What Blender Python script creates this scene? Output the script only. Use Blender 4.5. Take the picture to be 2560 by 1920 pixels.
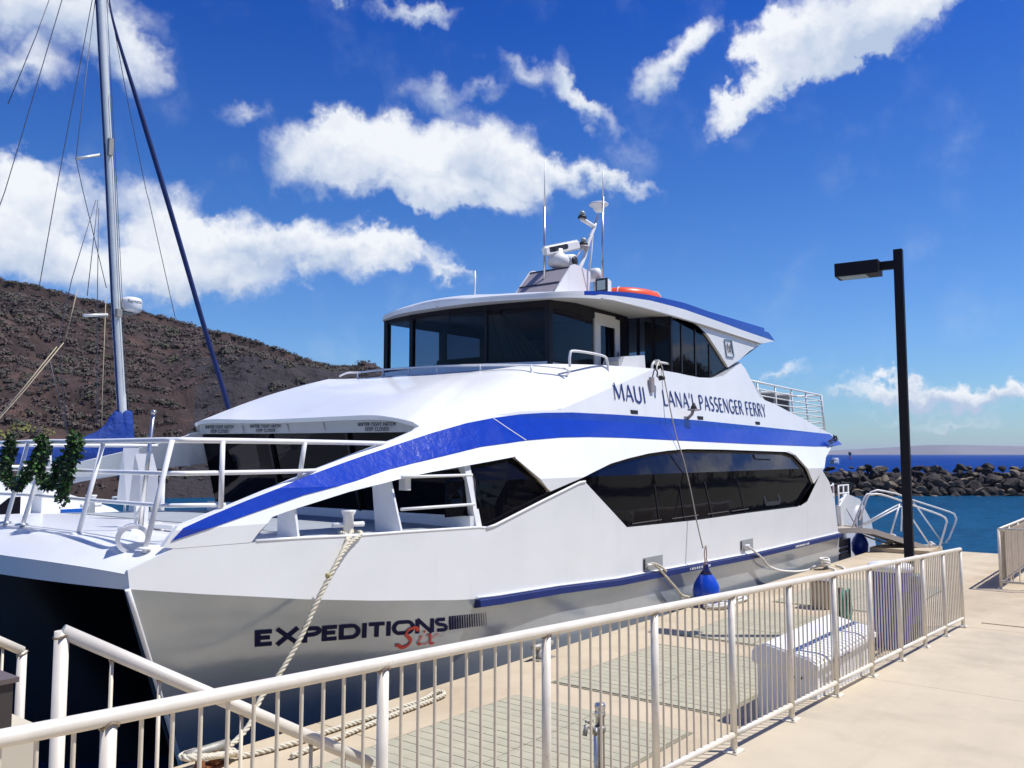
import bpy, bmesh, math, random
from mathutils import Vector, Matrix, noise
random.seed(7)
for o in list(bpy.data.objects): bpy.data.objects.remove(o)
SC = bpy.context.scene
COL = SC.collection
R = math.radians
D = {'aftglass': [(13.61, 4.826), (14.051, 4.836), (14.668, 4.782), (15.096, 4.626), (15.538, 4.377), (15.967, 4.116), (15.996, 4.093), (15.691, 3.933), (15.173, 3.835), (14.114, 3.796), (13.72, 3.802)],
 'anchor': (4.4, 7.899, 2.024),
 'anchor_sz': [(4.4, 8.013, 2.133), (4.4, 7.812, 2.137), (4.4, 7.811, 1.95)],
 'arm_lamp': [(14.681, 9.3, 7.054), (14.187, 9.3, 7.115)],
 'band_bot': [(11.523, 2.705), (10.059, 2.69), (9.061, 2.681), (8.378, 2.676), (7.743, 2.671), (7.017, 2.664)],
 'bib': [(4.906, 3.1, 0.75), (4.901, 3.1, 0.427), (4.705, 3.1, 0.689), (4.841, 3.1, 0.656)],
 'bin2': [(11.819, 2.85, 0.882), (12.352, 2.85, 0.824), (12.211, 2.85, -0.071)],
 'bins': [(10.611, 2.95, 1.083), (11.733, 2.95, 0.968), (11.586, 2.95, -0.098)],
 'cabin': [(6.37, 15.0, 1.463), (6.354, 15.0, 1.824), (6.464, 15.0, 1.885), (6.736, 15.0, 1.861), (7.398, 15.0, 1.734), (7.41, 15.0, 1.431)],
 'cabwin': [(6.718, 14.9, 1.578), (6.787, 14.9, 1.575), (6.792, 14.9, 1.466), (6.948, 14.9, 1.556), (7.334, 14.9, 1.528), (7.337, 14.9, 1.45)],
 'camera_ball': (13.726, 9.3, 6.207),
 'cleat_mid': (8.385, 6.197, 0.0),
 'clouds': [(1.1726, 0.4313, 0.0999, 0.0396, 8, 1.1), (1.1065, 0.4108, 0.0468, 0.0304, -20, 0.9), (1.1918, 0.3723, 0.0525, 0.0222, 0, 0.9), (1.2023, 0.2871, 0.0396, 0.0209, 0, 0.8),
            (1.1617, 0.2658, 0.0555, 0.032, -10, 1.1), (1.1853, 0.223, 0.0792, 0.048, 0, 1.2), (1.0568, 0.2539, 0.064, 0.0378, -25, 1.0), (1.0313, 0.2225, 0.0697, 0.0387, 0, 1.1),
            (1.1062, 0.1949, 0.1092, 0.0349, 0, 1.1), (0.9555, 0.2369, 0.0731, 0.0308, -8, 1.1), (0.8576, 0.2381, 0.0874, 0.0279, 0, 1.1), (0.7884, 0.234, 0.0598, 0.0202, -10, 1.0),
            (0.9887, 0.1955, 0.0756, 0.0215, 5, 0.9), (0.7322, 0.2193, 0.0282, 0.0074, -15, 0.5), (0.8911, 0.3342, 0.063, 0.0409, 10, 1.15), (0.841, 0.3524, 0.0506, 0.0336, 10, 1.0),
            (0.7754, 0.3297, 0.1081, 0.043, -5, 1.2), (0.6853, 0.3359, 0.0816, 0.0418, -20, 1.2), (0.7326, 0.2957, 0.0893, 0.018, -4, 1.1), (0.6044, 0.318, 0.0799, 0.0211, -12, 1.0),
            (0.5291, 0.305, 0.0564, 0.0114, -8, 0.7), (0.8645, 0.3762, 0.0322, 0.0185, 0, 0.8), (0.7571, 0.4027, 0.047, 0.021, 0, 0.6), (0.6999, 0.4145, 0.0288, 0.0168, 0, 0.5),
            (0.6519, 0.4292, 0.0672, 0.0184, -30, 0.7), (0.5943, 0.4243, 0.024, 0.041, 20, 0.55), (0.5565, 0.3814, 0.0423, 0.0176, -30, 0.8), (0.5848, 0.4075, 0.0423, 0.0144, -40, 0.65),
            (0.9679, 0.3813, 0.0387, 0.0131, 15, 0.5), (0.7724, 0.4966, 0.0528, 0.0125, 0, 0.8), (0.8621, 0.4927, 0.0184, 0.0084, 0, 0.6), (0.4455, 0.4485, 0.0368, 0.0203, 25, 1.05),
            (0.4854, 0.4254, 0.0305, 0.0225, 20, 0.9), (0.3536, 0.433, 0.0418, 0.0312, 35, 1.1), (0.3641, 0.4499, 0.0308, 0.0273, 0, 1.0), (0.3011, 0.4511, 0.0798, 0.0399, 5, 1.35),
            (0.2271, 0.4427, 0.08, 0.0352, 3, 1.35), (0.1722, 0.4468, 0.0456, 0.0144, 5, 0.9), (0.2769, 0.4207, 0.0615, 0.0171, 10, 0.85), (0.3721, 0.4014, 0.0484, 0.0192, 30, 1.05),
            (0.4105, 0.3815, 0.0337, 0.0172, 20, 1.0), (0.2483, 0.4162, 0.024, 0.0076, 0, 0.5), (0.1138, 0.4339, 0.0175, 0.0053, 0, 0.4), (0.2884, 0.0583, 0.036, 0.0103, 5, 0.6),
            (0.2099, 0.0668, 0.057, 0.0143, 0, 1.0), (0.1621, 0.0611, 0.0576, 0.0131, -5, 1.0), (0.1199, 0.0636, 0.035, 0.0104, 0, 0.9), (0.2561, 0.0704, 0.0351, 0.0095, 0, 0.65),
            (0.3496, 0.0906, 0.0336, 0.0079, 8, 0.55), (0.1994, 0.0436, 0.0814, 0.0066, 0, 0.45), (0.5101, 0.3325, 0.0282, 0.0258, 0, 0.25)],
 'coil1': (13.047, 6.334, 0.05),
 'coil1b': (14.162, 5.81, 0.05),
 'coil2': (18.433, 6.224, 0.05),
 'coil3': (23.833, 6.326, 0.05),
 'coil_bow': (4.039, 6.286, 0.05),
 'dome_base': (14.841, 9.3, 7.417),
 'dome_sat': (14.866, 9.3, 7.532),
 'farpost': [(5.736, 11.6, 2.166), (5.861, 11.6, 2.164), (5.721, 11.6, 1.67), (5.853, 11.6, 1.664)],
 'farwing': [(38.604, 11.6, 0.552), (39.921, 11.6, 0.501), (41.05, 11.6, -0.459), (41.627, 11.6, -0.999), (41.51, 11.6, -2.002), (38.776, 11.6, -1.936), (38.453, 11.6, -0.915)],
 'fend_rope': [(14.0, 6.93, 3.97), (13.462, 6.72, 2.658), (13.116, 6.45, 2.113), (13.047, 6.3, 1.45), (12.94, 6.15, 0.765), (12.94, 6.1, 0.516)],
 'fender': (12.888, 6.08, 0.285),
 'fender2': (25.146, 7.2, -0.268),
 'fin': [(4.6, 8.197, 2.413), (4.6, 8.085, 2.195), (4.6, 8.079, 1.921), (4.6, 8.285, 1.914)],
 'fin2': [(5.2, 9.471, 2.479), (5.2, 9.354, 1.849), (5.2, 9.581, 1.841)],
 'flagp': (14.568, 9.3, 6.181),
 'garland': [(3.8, 9.896, 2.111), (3.8, 9.766, 2.248), (3.8, 9.658, 2.417), (3.8, 9.594, 2.551), (3.8, 9.58, 2.431), (3.8, 9.58, 2.284), (3.8, 9.473, 2.166), (3.8, 9.312, 2.09), (3.8, 9.153, 2.139),
             (3.8, 9.033, 2.244), (3.8, 8.935, 2.417), (3.8, 8.865, 2.563), (3.8, 8.782, 2.436), (3.8, 8.795, 2.291), (3.8, 8.742, 2.178), (3.8, 8.598, 2.106), (3.8, 8.47, 2.183), (3.8, 8.375, 2.3),
             (3.8, 8.282, 2.429), (3.8, 8.191, 2.568), (3.8, 8.154, 2.435), (3.8, 8.193, 2.296), (3.8, 8.221, 2.175), (3.8, 8.29, 2.083), (3.8, 8.306, 1.974)],
 'glass_fwd': [(7.7, 2.303), (8.468, 2.39), (9.054, 1.951), (10.334, 2.242), (10.204, 1.886), (9.821, 1.98), (8.827, 1.774), (7.733, 1.531), (7.632, 1.556)],
 'gw_b': [[(21.95, 6.45, 0.582), (22.799, 5.601, 1.189)], [(22.799, 5.601, 1.189), (22.599, 5.801, 0.388)], [(22.846, 5.554, 1.176), (23.363, 5.037, 0.028)]],
 'gw_b2': [[(23.151, 6.549, 0.586), (23.871, 5.829, 1.068)], [(24.111, 5.589, 1.17), (24.653, 5.047, -0.007)], [(23.891, 5.809, 1.068), (23.853, 5.847, 0.421)]],
 'gw_deck': [(21.689, 6.711, 0.562), (21.987, 6.413, 0.582), (22.303, 6.097, 0.54), (23.248, 5.152, 0.006), (23.417, 4.983, -0.072)],
 'gw_far': [(23.057, 6.643, 0.716), (23.29, 6.41, 1.431), (23.683, 6.017, 1.413), (23.878, 5.822, 1.341), (24.093, 5.607, 1.222), (24.822, 4.878, 0.901), (24.919, 4.781, 0.796),
            (24.924, 4.776, 0.639), (24.714, 4.986, 0.018)],
 'gw_near': [(21.894, 6.506, 0.571), (22.155, 6.245, 1.356), (22.269, 6.131, 1.41), (22.457, 5.943, 1.416), (22.811, 5.589, 1.264), (23.035, 5.365, 1.15), (23.561, 4.839, 0.895),
             (23.662, 4.738, 0.769), (23.648, 4.752, 0.644), (23.508, 4.892, 0.1)],
 'hose': [(12.228, 4.0, 0.521), (13.382, 4.0, 0.379), (12.739, 4.0, -0.008)],
 'islpx': [(0.3185, 0.00305), (0.2981, 0.00475), (0.274, 0.00599), (0.2464, 0.00762), (0.2194, 0.00982), (0.1932, 0.01032), (0.1641, 0.00955), (0.1256, 0.00835), (0.079, 0.00734)],
 'jack': [(4.3, 7.614, 2.775), (4.3, 7.67, 2.532), (4.3, 7.752, 2.206)],
 'knuckle': [(3.47, 1.381), (4.071, 1.27), (4.613, 1.179), (5.132, 1.089), (5.991, 0.963), (7.218, 0.808), (7.551, 0.776), (7.948, 0.758), (9.152, 0.725), (10.607, 0.654), (11.475, 0.642),
             (15.326, 0.576), (20.523, 0.582)],
 'lamp_mid': (14.279, 9.3, 6.644),
 'lamp_top': (14.243, 9.3, 7.186),
 'lip_bot': [(11.401, 2.825), (11.015, 2.851), (9.925, 2.827), (8.94, 2.821), (8.265, 2.826), (7.639, 2.82), (7.345, 2.799), (7.061, 2.746), (6.92, 2.698)],
 'lip_top': [(11.403, 2.866), (11.018, 2.909), (9.927, 2.874), (8.941, 2.873), (8.266, 2.876), (7.64, 2.873), (7.246, 2.829), (6.946, 2.771), (6.863, 2.724)],
 'logo': [(15.743, 4.659), (16.085, 4.669), (16.203, 4.333), (15.84, 4.33)],
 'logo4': [(15.84, 4.323), (16.203, 4.333), (15.743, 4.659), (16.085, 4.669)],
 'lower_skin': [(3.47, 1.381), (4.071, 1.27), (4.613, 1.179), (5.132, 1.089), (5.991, 0.963), (7.218, 0.808), (7.551, 0.776), (7.948, 0.758), (9.152, 0.725), (10.607, 0.654), (11.475, 0.642),
                (15.326, 0.576), (20.523, 0.582), (20.333, 1.32), (19.977, 1.78), (19.519, 2.049), (18.955, 1.705), (18.492, 1.399), (17.992, 1.313), (15.266, 1.323), (13.249, 1.317), (10.932, 1.351),
                (10.624, 1.543), (9.829, 2.033), (9.702, 2.024), (8.827, 1.809), (7.905, 1.573), (7.735, 1.551), (7.632, 1.565), (6.404, 1.596), (5.726, 1.609), (5.123, 1.635), (4.551, 1.645),
                (3.824, 1.658), (3.449, 1.525)],
 'lring': (25.976, 8.0, 1.192),
 'mast2': [(14.176, 9.3, 6.148), (14.326, 9.3, 6.375), (14.48, 9.3, 6.713), (14.681, 9.3, 7.018), (14.84, 9.3, 7.343)],
 'mast2b': [(14.451, 9.3, 6.089), (14.567, 9.3, 6.73)],
 'mast2c': [(13.887, 9.3, 6.202), (14.222, 9.3, 6.508)],
 'ped': [(13.531, 4.6, 0.431), (14.21, 4.6, 0.353), (14.153, 4.6, -0.27)],
 'ped_far': [(12.548, 9.8, 5.393), (13.568, 9.8, 6.052), (14.462, 9.8, 6.266)],
 'ped_near': [(12.603, 8.85, 5.329), (13.152, 8.85, 5.921), (13.261, 8.85, 5.955), (13.501, 8.85, 5.945), (13.823, 8.85, 5.916), (13.77, 8.85, 5.517)],
 'plinth': [(1.595, 3.6, 1.359), (1.514, 3.6, 1.393), (1.508, 3.6, 1.525), (1.45, 3.6, 1.567)],
 'r1': [(1.386, 2.98, 1.829), (2.491, 2.6, 1.174)],
 'r2': [(2.024, 4.79, 1.387), (2.038, 4.79, 1.046), (1.921, 4.79, 1.457), (1.808, 4.79, 1.526)],
 'radar_bar': [(12.915, 9.3, 6.181), (14.139, 9.3, 6.563)],
 'radar_body': [(13.449, 9.3, 6.281), (13.565, 9.3, 6.007)],
 'radar_txt': [(12.986, 9.2, 6.198), (13.522, 9.2, 6.379), (12.98, 9.2, 6.238), (13.517, 9.2, 6.422)],
 'raft': [(13.133, 8.0, 5.272), (14.449, 8.0, 5.467), (13.773, 8.0, 5.508)],
 'raft2': (14.728, 9.3, 5.729),
 'ridge': [(1.3026, 0.18677), (1.2385, 0.17927), (1.2043, 0.17456), (1.1832, 0.17467), (1.1614, 0.16928), (1.1267, 0.1626), (1.1049, 0.15918), (1.0755, 0.15351), (1.0412, 0.14604), (1.0039, 0.13607),
           (0.9614, 0.12717), (0.9266, 0.11617), (0.8912, 0.10347), (0.862, 0.09722), (0.8236, 0.09652), (0.7915, 0.08768), (0.7452, 0.06946), (0.6754, 0.0394), (0.6058, 0.01617), (0.5598, 0.0046)],
 'rig': {'boom': [(10.265, 19.5, 2.828), (10.021, 19.5, 2.75), (9.749, 19.5, 2.565), (9.3, 19.5, 2.49), (8.445, 19.5, 2.436), (7.647, 19.5, 2.427), (6.546, 19.5, 2.418)],
         'dome': (10.294, 19.5, 5.924),
         'jib': [(9.504, 19.5, 13.671), (9.658, 19.5, 12.664), (10.405, 19.5, 10.701), (11.114, 19.5, 8.848), (11.792, 19.5, 7.024), (12.284, 19.5, 5.684), (12.902, 19.5, 4.068),
                 (13.319, 19.5, 2.878)],
         'lines': [[(8.56, 19.5, 13.003), (8.485, 19.5, 12.64), (7.8, 19.5, 9.392), (7.492, 19.5, 7.961), (7.15, 19.5, 6.686)], [(8.264, 19.5, 12.731), (7.971, 19.5, 11.592), (7.473, 19.5, 9.883)],
                   [(9.202, 19.5, 13.144), (9.16, 19.5, 12.932), (8.54, 19.5, 8.218), (8.275, 19.5, 6.042)], [(9.228, 19.5, 12.961), (8.939, 19.5, 9.09), (9.135, 19.5, 8.363), (9.754, 19.5, 6.243)],
                   [(9.433, 19.5, 8.248), (8.959, 19.5, 6.302), (8.73, 19.5, 4.895), (9.004, 19.5, 2.852)], [(9.479, 19.5, 8.259), (9.32, 19.5, 5.992)],
                   [(9.504, 19.5, 8.076), (9.543, 19.5, 6.396), (9.629, 19.5, 3.976), (9.654, 19.5, 3.091)], [(9.752, 19.5, 6.055), (9.753, 19.5, 3.873), (9.783, 19.5, 2.638)],
                   [(9.092, 19.5, 6.086), (8.89, 19.5, 4.992)], [(8.843, 19.5, 4.871), (8.047, 19.5, 3.73), (7.615, 19.5, 3.161), (7.185, 19.5, 2.614)],
                   [(8.701, 19.5, 4.767), (8.021, 19.5, 3.772), (7.568, 19.5, 3.159)],
                   [(9.507, 19.5, 13.082), (9.648, 19.5, 12.689), (10.078, 19.5, 10.88), (10.64, 19.5, 8.732), (10.708, 19.5, 8.55), (11.498, 19.5, 5.77)],
                   [(8.56, 19.5, 4.462), (9.004, 19.5, 2.852)]],
         'mast': [(10.249, 19.5, 3.247), (9.998, 19.5, 5.807), (9.694, 19.5, 9.265), (9.339, 19.5, 13.009), (9.225, 19.5, 14.228)],
         'spreader_low': [(9.251, 19.5, 5.535), (9.807, 19.5, 5.622)],
         'spreader_up': [(8.939, 19.5, 9.085), (9.486, 19.5, 9.33)]},
 'roof_bot': [(10.122, 4.707), (10.619, 4.771), (11.332, 4.836), (12.316, 4.841), (13.658, 4.832), (15.215, 4.81), (17.656, 4.752)],
 'roof_mid': [(10.122, 4.713), (10.968, 4.832), (11.911, 4.93), (12.747, 4.987), (13.907, 5.002), (15.222, 4.962), (16.725, 4.92), (18.386, 4.888)],
 'roof_tip': [(17.656, 4.752), (18.016, 4.83), (18.499, 4.9)],
 'roof_top': [(10.122, 4.717), (10.792, 4.829), (11.522, 4.938), (12.662, 5.078), (13.961, 5.124), (15.805, 5.079), (18.102, 5.048), (18.499, 4.9)],
 'rope_bow': [(5.297, 6.28, 1.29), (5.194, 6.28, 1.086), (5.008, 6.28, 0.785), (4.767, 6.28, 0.489), (4.603, 6.28, 0.35)],
 'rope_bow2': [(4.323, 6.2, 0.249), (4.124, 6.2, 0.135), (4.021, 6.2, 0.109)],
 'rope_deck': [(4.153, 6.367, 0.04), (4.224, 6.013, 0.04), (4.402, 5.958, 0.04), (4.753, 5.92, 0.04), (4.987, 5.937, 0.04), (5.633, 5.937, 0.04), (6.19, 5.948, 0.04), (6.534, 6.038, 0.04),
               (6.499, 5.912, 0.04), (6.182, 5.863, 0.04), (5.674, 5.828, 0.04), (5.143, 5.761, 0.04), (4.932, 5.737, 0.04), (4.666, 5.708, 0.04), (4.463, 5.684, 0.04)],
 'rope_m1': [(11.334, 6.32, 0.756), (11.686, 6.32, 0.669), (11.902, 6.32, 0.568), (12.198, 6.32, 0.377), (12.544, 6.32, 0.174)],
 'rope_m2': [(14.837, 6.3, 0.728), (15.254, 6.3, 0.661), (15.681, 6.3, 0.475), (16.011, 6.3, 0.292), (16.535, 6.3, 0.162), (17.478, 6.3, 0.04), (18.157, 6.3, 0.003)],
 'sat_boat': [],
 'searchl': (12.92, 8.0, 5.376),
 'sheer': [(7.632, 1.565), (6.404, 1.596), (5.726, 1.609), (5.123, 1.635), (4.551, 1.645), (3.824, 1.658), (3.449, 1.525)],
 'skin_seam': [(12.872, 3.844), (11.809, 3.547), (10.799, 3.27), (9.907, 3.03), (8.972, 2.97), (8.149, 2.869), (7.591, 2.784), (7.144, 2.726)],
 'stern': [(21.612, 6.9, 1.616), (22.71, 6.9, 1.583), (22.787, 6.9, 0.464), (23.712, 6.9, 1.523)],
 'stripe': [(3.798, 1.719), (3.902, 1.815), (4.144, 1.893), (4.529, 2.004), (5.224, 2.188), (5.929, 2.346), (6.483, 2.467), (6.786, 2.538), (7.276, 2.654), (7.879, 2.785), (8.359, 2.86), (8.96, 2.93),
            (9.511, 2.97), (10.199, 3.001), (11.295, 3.013), (12.438, 3.016), (14.3, 3.013), (16.587, 2.979), (21.48, 2.896), (21.984, 2.648), (21.008, 2.587), (19.756, 2.583), (16.145, 2.606),
            (13.458, 2.635), (11.366, 2.658), (10.381, 2.655), (9.672, 2.636), (8.849, 2.585), (7.928, 2.498), (7.174, 2.375), (6.351, 2.245), (5.871, 2.147), (5.161, 2.03), (4.628, 1.91)],
 'text': [(11.408, 3.246), (12.408, 3.237), (12.879, 3.219), (14.128, 3.202), (14.311, 3.217), (16.364, 3.189), (16.465, 3.193), (17.507, 3.18), (11.484, 3.513), (17.637, 3.456)],
 'txt_bars': [(7.202, 0.475), (7.836, 0.434), (7.156, 0.634), (7.801, 0.587)],
 'txt_exp': [(4.74, 0.704), (7.184, 0.467), (4.69, 0.862), (7.138, 0.626)],
 'txt_six': [(6.48, 0.396), (7.111, 0.345), (6.413, 0.601), (7.071, 0.485)],
 'txt_wth': [[(11.244, 2.713), (10.552, 2.708), (11.249, 2.824), (10.557, 2.815)], [(10.159, 2.708), (9.487, 2.703), (10.164, 2.813), (9.49, 2.804)],
             [(7.971, 2.689), (7.318, 2.683), (7.973, 2.792), (7.32, 2.787)]],
 'upper_skin': [(4.55, 1.648), (4.63, 1.732), (4.773, 1.852), (4.933, 1.889), (5.121, 1.926), (5.728, 2.042), (6.469, 2.15), (6.975, 2.214), (7.675, 2.289), (8.456, 2.374), (9.006, 1.932),
                (10.032, 2.149), (10.648, 2.273), (11.207, 2.345), (11.91, 2.419), (12.6, 2.465), (13.297, 2.494), (14.811, 2.49), (17.883, 2.454), (18.29, 2.382), (18.466, 2.205), (18.939, 1.762),
                (20.196, 2.336), (21.059, 2.582), (21.984, 2.648), (21.555, 2.911), (20.426, 3.098), (19.894, 3.205), (19.104, 3.326), (18.476, 3.436), (18.102, 3.495), (17.635, 3.547),
                (17.379, 3.608), (17.267, 3.767), (17.085, 3.928), (16.853, 4.175), (16.641, 4.277), (16.115, 4.073), (15.699, 3.933), (15.154, 3.847), (14.6, 3.818), (14.088, 3.816), (13.745, 3.837),
                (12.872, 3.844), (11.809, 3.547), (10.799, 3.27), (9.907, 3.03), (8.972, 2.97), (8.149, 2.869), (7.591, 2.784), (7.144, 2.726), (7.038, 2.673), (6.719, 2.577), (6.528, 2.53),
                (5.924, 2.381), (5.354, 2.239), (4.79, 2.095), (4.33, 1.962), (4.038, 1.876), (3.863, 1.833), (3.793, 1.759), (3.731, 1.677), (3.824, 1.657)],
 'whip1': [(12.939, 9.3, 5.899), (12.949, 9.3, 7.055), (12.961, 9.3, 7.977)],
 'whip1m': (12.949, 9.3, 7.066),
 'whip2': [(13.836, 8.6, 5.668), (13.909, 8.6, 7.355), (13.926, 8.6, 7.898)],
 'whip3': [(10.931, 9.3, 5.063), (10.929, 9.3, 5.498)],
 'wing': [(13.658, 4.828), (15.215, 4.805), (17.656, 4.752), (17.031, 4.544), (16.501, 4.313), (15.937, 4.113), (15.481, 4.396), (15.041, 4.644), (14.667, 4.77), (14.355, 4.827), (14.05, 4.827)],
 'wing_gap': [(16.406, 4.299), (16.486, 4.273), (15.934, 4.05), (15.173, 3.847)]}
HAZE = 0.9e-4
# ------------------------------------------------------------------ camera, sky, sun, exposure
cam = bpy.data.cameras.new('camera'); camo = bpy.data.objects.new('camera', cam); COL.objects.link(camo)
cam.sensor_fit = 'HORIZONTAL'; cam.sensor_width = 36.0; cam.lens = 36.0*2150/2560
cam.clip_start = 0.05; cam.clip_end = 30000
_th = R(37.9); _pt = math.atan(175/2150)
_F = Vector((math.cos(_th)*math.cos(_pt), math.sin(_th)*math.cos(_pt), math.sin(_pt)))
_Rt = Vector((math.sin(_th), -math.cos(_th), 0)); _U = _Rt.cross(_F)
camo.matrix_world = Matrix(((_Rt.x, _U.x, -_F.x, 0), (_Rt.y, _U.y, -_F.y, 0), (_Rt.z, _U.z, -_F.z, 2.41), (0, 0, 0, 1)))
SC.camera = camo
SC.render.engine = 'CYCLES'
SC.view_settings.view_transform = 'Standard'; SC.view_settings.look = 'None'
SC.view_settings.exposure = 0.22; SC.view_settings.gamma = 1.0; SC.view_settings.use_curve_mapping = False
SC.cycles.max_bounces = 8; SC.cycles.transparent_max_bounces = 12; SC.cycles.use_denoising = True
SC.cycles.sample_clamp_indirect = 6.0; SC.cycles.caustics_reflective = False; SC.cycles.caustics_refractive = False

SUN_EL = R(62.0)
SUN_H = Vector((0.614, -0.789, 0)).normalized()          # horizontal direction towards the sun
SUN_D = Vector((SUN_H.x*math.cos(SUN_EL), SUN_H.y*math.cos(SUN_EL), math.sin(SUN_EL)))
sl = bpy.data.lights.new('sun', 'SUN'); sl.energy = 4.4; sl.angle = R(0.53); sl.color = (1.0, 0.975, 0.935)
so = bpy.data.objects.new('sun', sl); COL.objects.link(so)
so.rotation_euler = SUN_D.to_track_quat('Z', 'Y').to_euler()

W = bpy.data.worlds.new('World'); SC.world = W; W.use_nodes = True
nt = W.node_tree; nt.nodes.clear()
class NG:
    """tiny node-graph helper"""
    def __init__(s, tree): s.t = tree
    def n(s, typ, **kw):
        nd = s.t.nodes.new(typ)
        for k, v in kw.items(): setattr(nd, k, v)
        return nd
    def link(s, a, b): s.t.links.new(a, b)
    def val(s, inp, v):
        if isinstance(v, bpy.types.NodeSocket): s.t.links.new(v, inp)
        else: inp.default_value = v
    def math(s, op, a, b=None, c=None, clamp=False):
        nd = s.n('ShaderNodeMath', operation=op); nd.use_clamp = clamp
        s.val(nd.inputs[0], a)
        if b is not None: s.val(nd.inputs[1], b)
        if c is not None: s.val(nd.inputs[2], c)
        return nd.outputs[0]
    def vmath(s, op, a, b=None, scale=None):
        nd = s.n('ShaderNodeVectorMath', operation=op)
        s.val(nd.inputs[0], a)
        if b is not None: s.val(nd.inputs[1], b)
        if scale is not None: s.val(nd.inputs['Scale'], scale)
        return nd.outputs['Value'] if op in ('LENGTH', 'DOT_PRODUCT') else nd.outputs[0]
    def noise(s, vec, scale, detail=4, rough=.55, dist=0.0, col=False):
        nd = s.n('ShaderNodeTexNoise'); s.val(nd.inputs['Vector'], vec)
        nd.inputs['Scale'].default_value = scale; nd.inputs['Detail'].default_value = detail
        nd.inputs['Roughness'].default_value = rough; nd.inputs['Distortion'].default_value = dist
        return nd.outputs['Color'] if col else nd.outputs['Fac']
    def mr(s, v, a, b, c=0.0, d=1.0, smooth=False):
        nd = s.n('ShaderNodeMapRange'); nd.interpolation_type = 'SMOOTHSTEP' if smooth else 'LINEAR'
        s.val(nd.inputs[0], v)
        for i, q in enumerate((a, b, c, d)): s.val(nd.inputs[i+1], q)
        return nd.outputs[0]
    def mix(s, f, a, b, typ='MIX'):
        nd = s.n('ShaderNodeMix', data_type='RGBA', blend_type=typ)
        s.val(nd.inputs[0], f)
        for inp, v in ((nd.inputs[6], a), (nd.inputs[7], b)):
            if isinstance(v, bpy.types.NodeSocket): s.t.links.new(v, inp)
            else: inp.default_value = (v[0], v[1], v[2], 1)
        return nd.outputs[2]
    def comb(s, x, y, z):
        nd = s.n('ShaderNodeCombineXYZ')
        for i, v in enumerate((x, y, z)): s.val(nd.inputs[i], v)
        return nd.outputs[0]

g = NG(nt)
sky = g.n('ShaderNodeTexSky', sky_type='NISHITA'); sky.sun_disc = False
sky.sun_elevation = SUN_EL; sky.sun_rotation = math.atan2(SUN_H.x, SUN_H.y)
sky.air_density = 1.0; sky.dust_density = 0.4; sky.ozone_density = 3.0
tc = g.n('ShaderNodeTexCoord'); sep = g.n('ShaderNodeSeparateXYZ'); g.link(tc.outputs['Generated'], sep.inputs[0])
el = g.math('ARCSINE', sep.outputs[2]); az = g.math('ARCTAN2', sep.outputs[1], sep.outputs[0])
nd1 = g.noise(tc.outputs['Generated'], 9.0, 5, .62, col=True); nd2 = g.noise(tc.outputs['Generated'], 34.0, 4, .6, col=True)
w1 = g.vmath('SCALE', g.vmath('SUBTRACT', nd1, (.5, .5, .5)), scale=.10)
w2 = g.vmath('SCALE', g.vmath('SUBTRACT', nd2, (.5, .5, .5)), scale=.045)
pos = g.vmath('ADD', g.vmath('ADD', g.comb(az, el, 0.0), w1), w2)
mask = None; hsum = None
for (a0, e0, ra, re, rot, wt) in D['clouds']:
    mp = g.n('ShaderNodeMapping', vector_type='TEXTURE')
    g.link(pos, mp.inputs[0]); mp.inputs[1].default_value = (a0, e0, 0)
    mp.inputs[2].default_value = (0, 0, R(-rot)); mp.inputs[3].default_value = (ra*1.18, re*1.22, 1)
    d = g.vmath('LENGTH', mp.outputs[0])
    v = g.mr(d, 0.0, 1.0, wt, 0.0)
    sp_ = g.n('ShaderNodeSeparateXYZ'); g.link(mp.outputs[0], sp_.inputs[0])
    hh_ = g.math('MULTIPLY', v, sp_.outputs[1]); hsum = hh_ if hsum is None else g.math('ADD', hsum, hh_)
    mask = v if mask is None else g.math('ADD', mask, g.math('MULTIPLY', v, .85))
# scattered fair-weather clouds over the rest of the sky, outside the view
dirv = Vector((math.cos(_th), math.sin(_th), .18)).normalized()
fr = g.vmath('DOT_PRODUCT', tc.outputs['Generated'], tuple(dirv))
outside = g.mr(fr, .80, .62, 0.0, 1.0, True)
pv = g.vmath('DIVIDE', tc.outputs['Generated'], g.comb(g.math('ADD', g.math('ABSOLUTE', sep.outputs[2]), .12), g.math('ADD', g.math('ABSOLUTE', sep.outputs[2]), .12), 1.0))
fb = g.noise(pv, 1.3, 6, .6)
gen = g.math('MULTIPLY', g.mr(fb, .54, .68, 0.0, .8), outside)
mask = g.math('MAXIMUM', mask, gen)
fine = g.noise(tc.outputs['Generated'], 13.0, 8, .60)
cov = g.math('ADD', mask, g.math('MULTIPLY', g.math('SUBTRACT', fine, .5), .72))
cov = g.mr(cov, .0, .74, 0.0, 1.0, True)
up = g.mr(sep.outputs[2], -0.005, .01, 0.0, 1.0)
cov = g.math('MULTIPLY', g.math('MULTIPLY', cov, up), .97)
shade = g.noise(tc.outputs['Generated'], 7.0, 5, .55)
# bellies greyer, sunlit tops white
hloc = g.math('DIVIDE', hsum, g.math('MAXIMUM', g.math('ADD', mask, 0.0), .05))
puff = g.noise(tc.outputs['Generated'], 22.0, 5, .6)
shv = g.math('ADD', g.math('ADD', g.mr(hloc, -.45, .35, .0, .62), g.mr(shade, .36, .64, -.22, .30)), g.mr(puff, .35, .65, -.10, .22))
ccol = g.mix(g.mr(shv, .0, .72), (.50, .60, .78), (.93, .96, 1.0))
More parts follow.
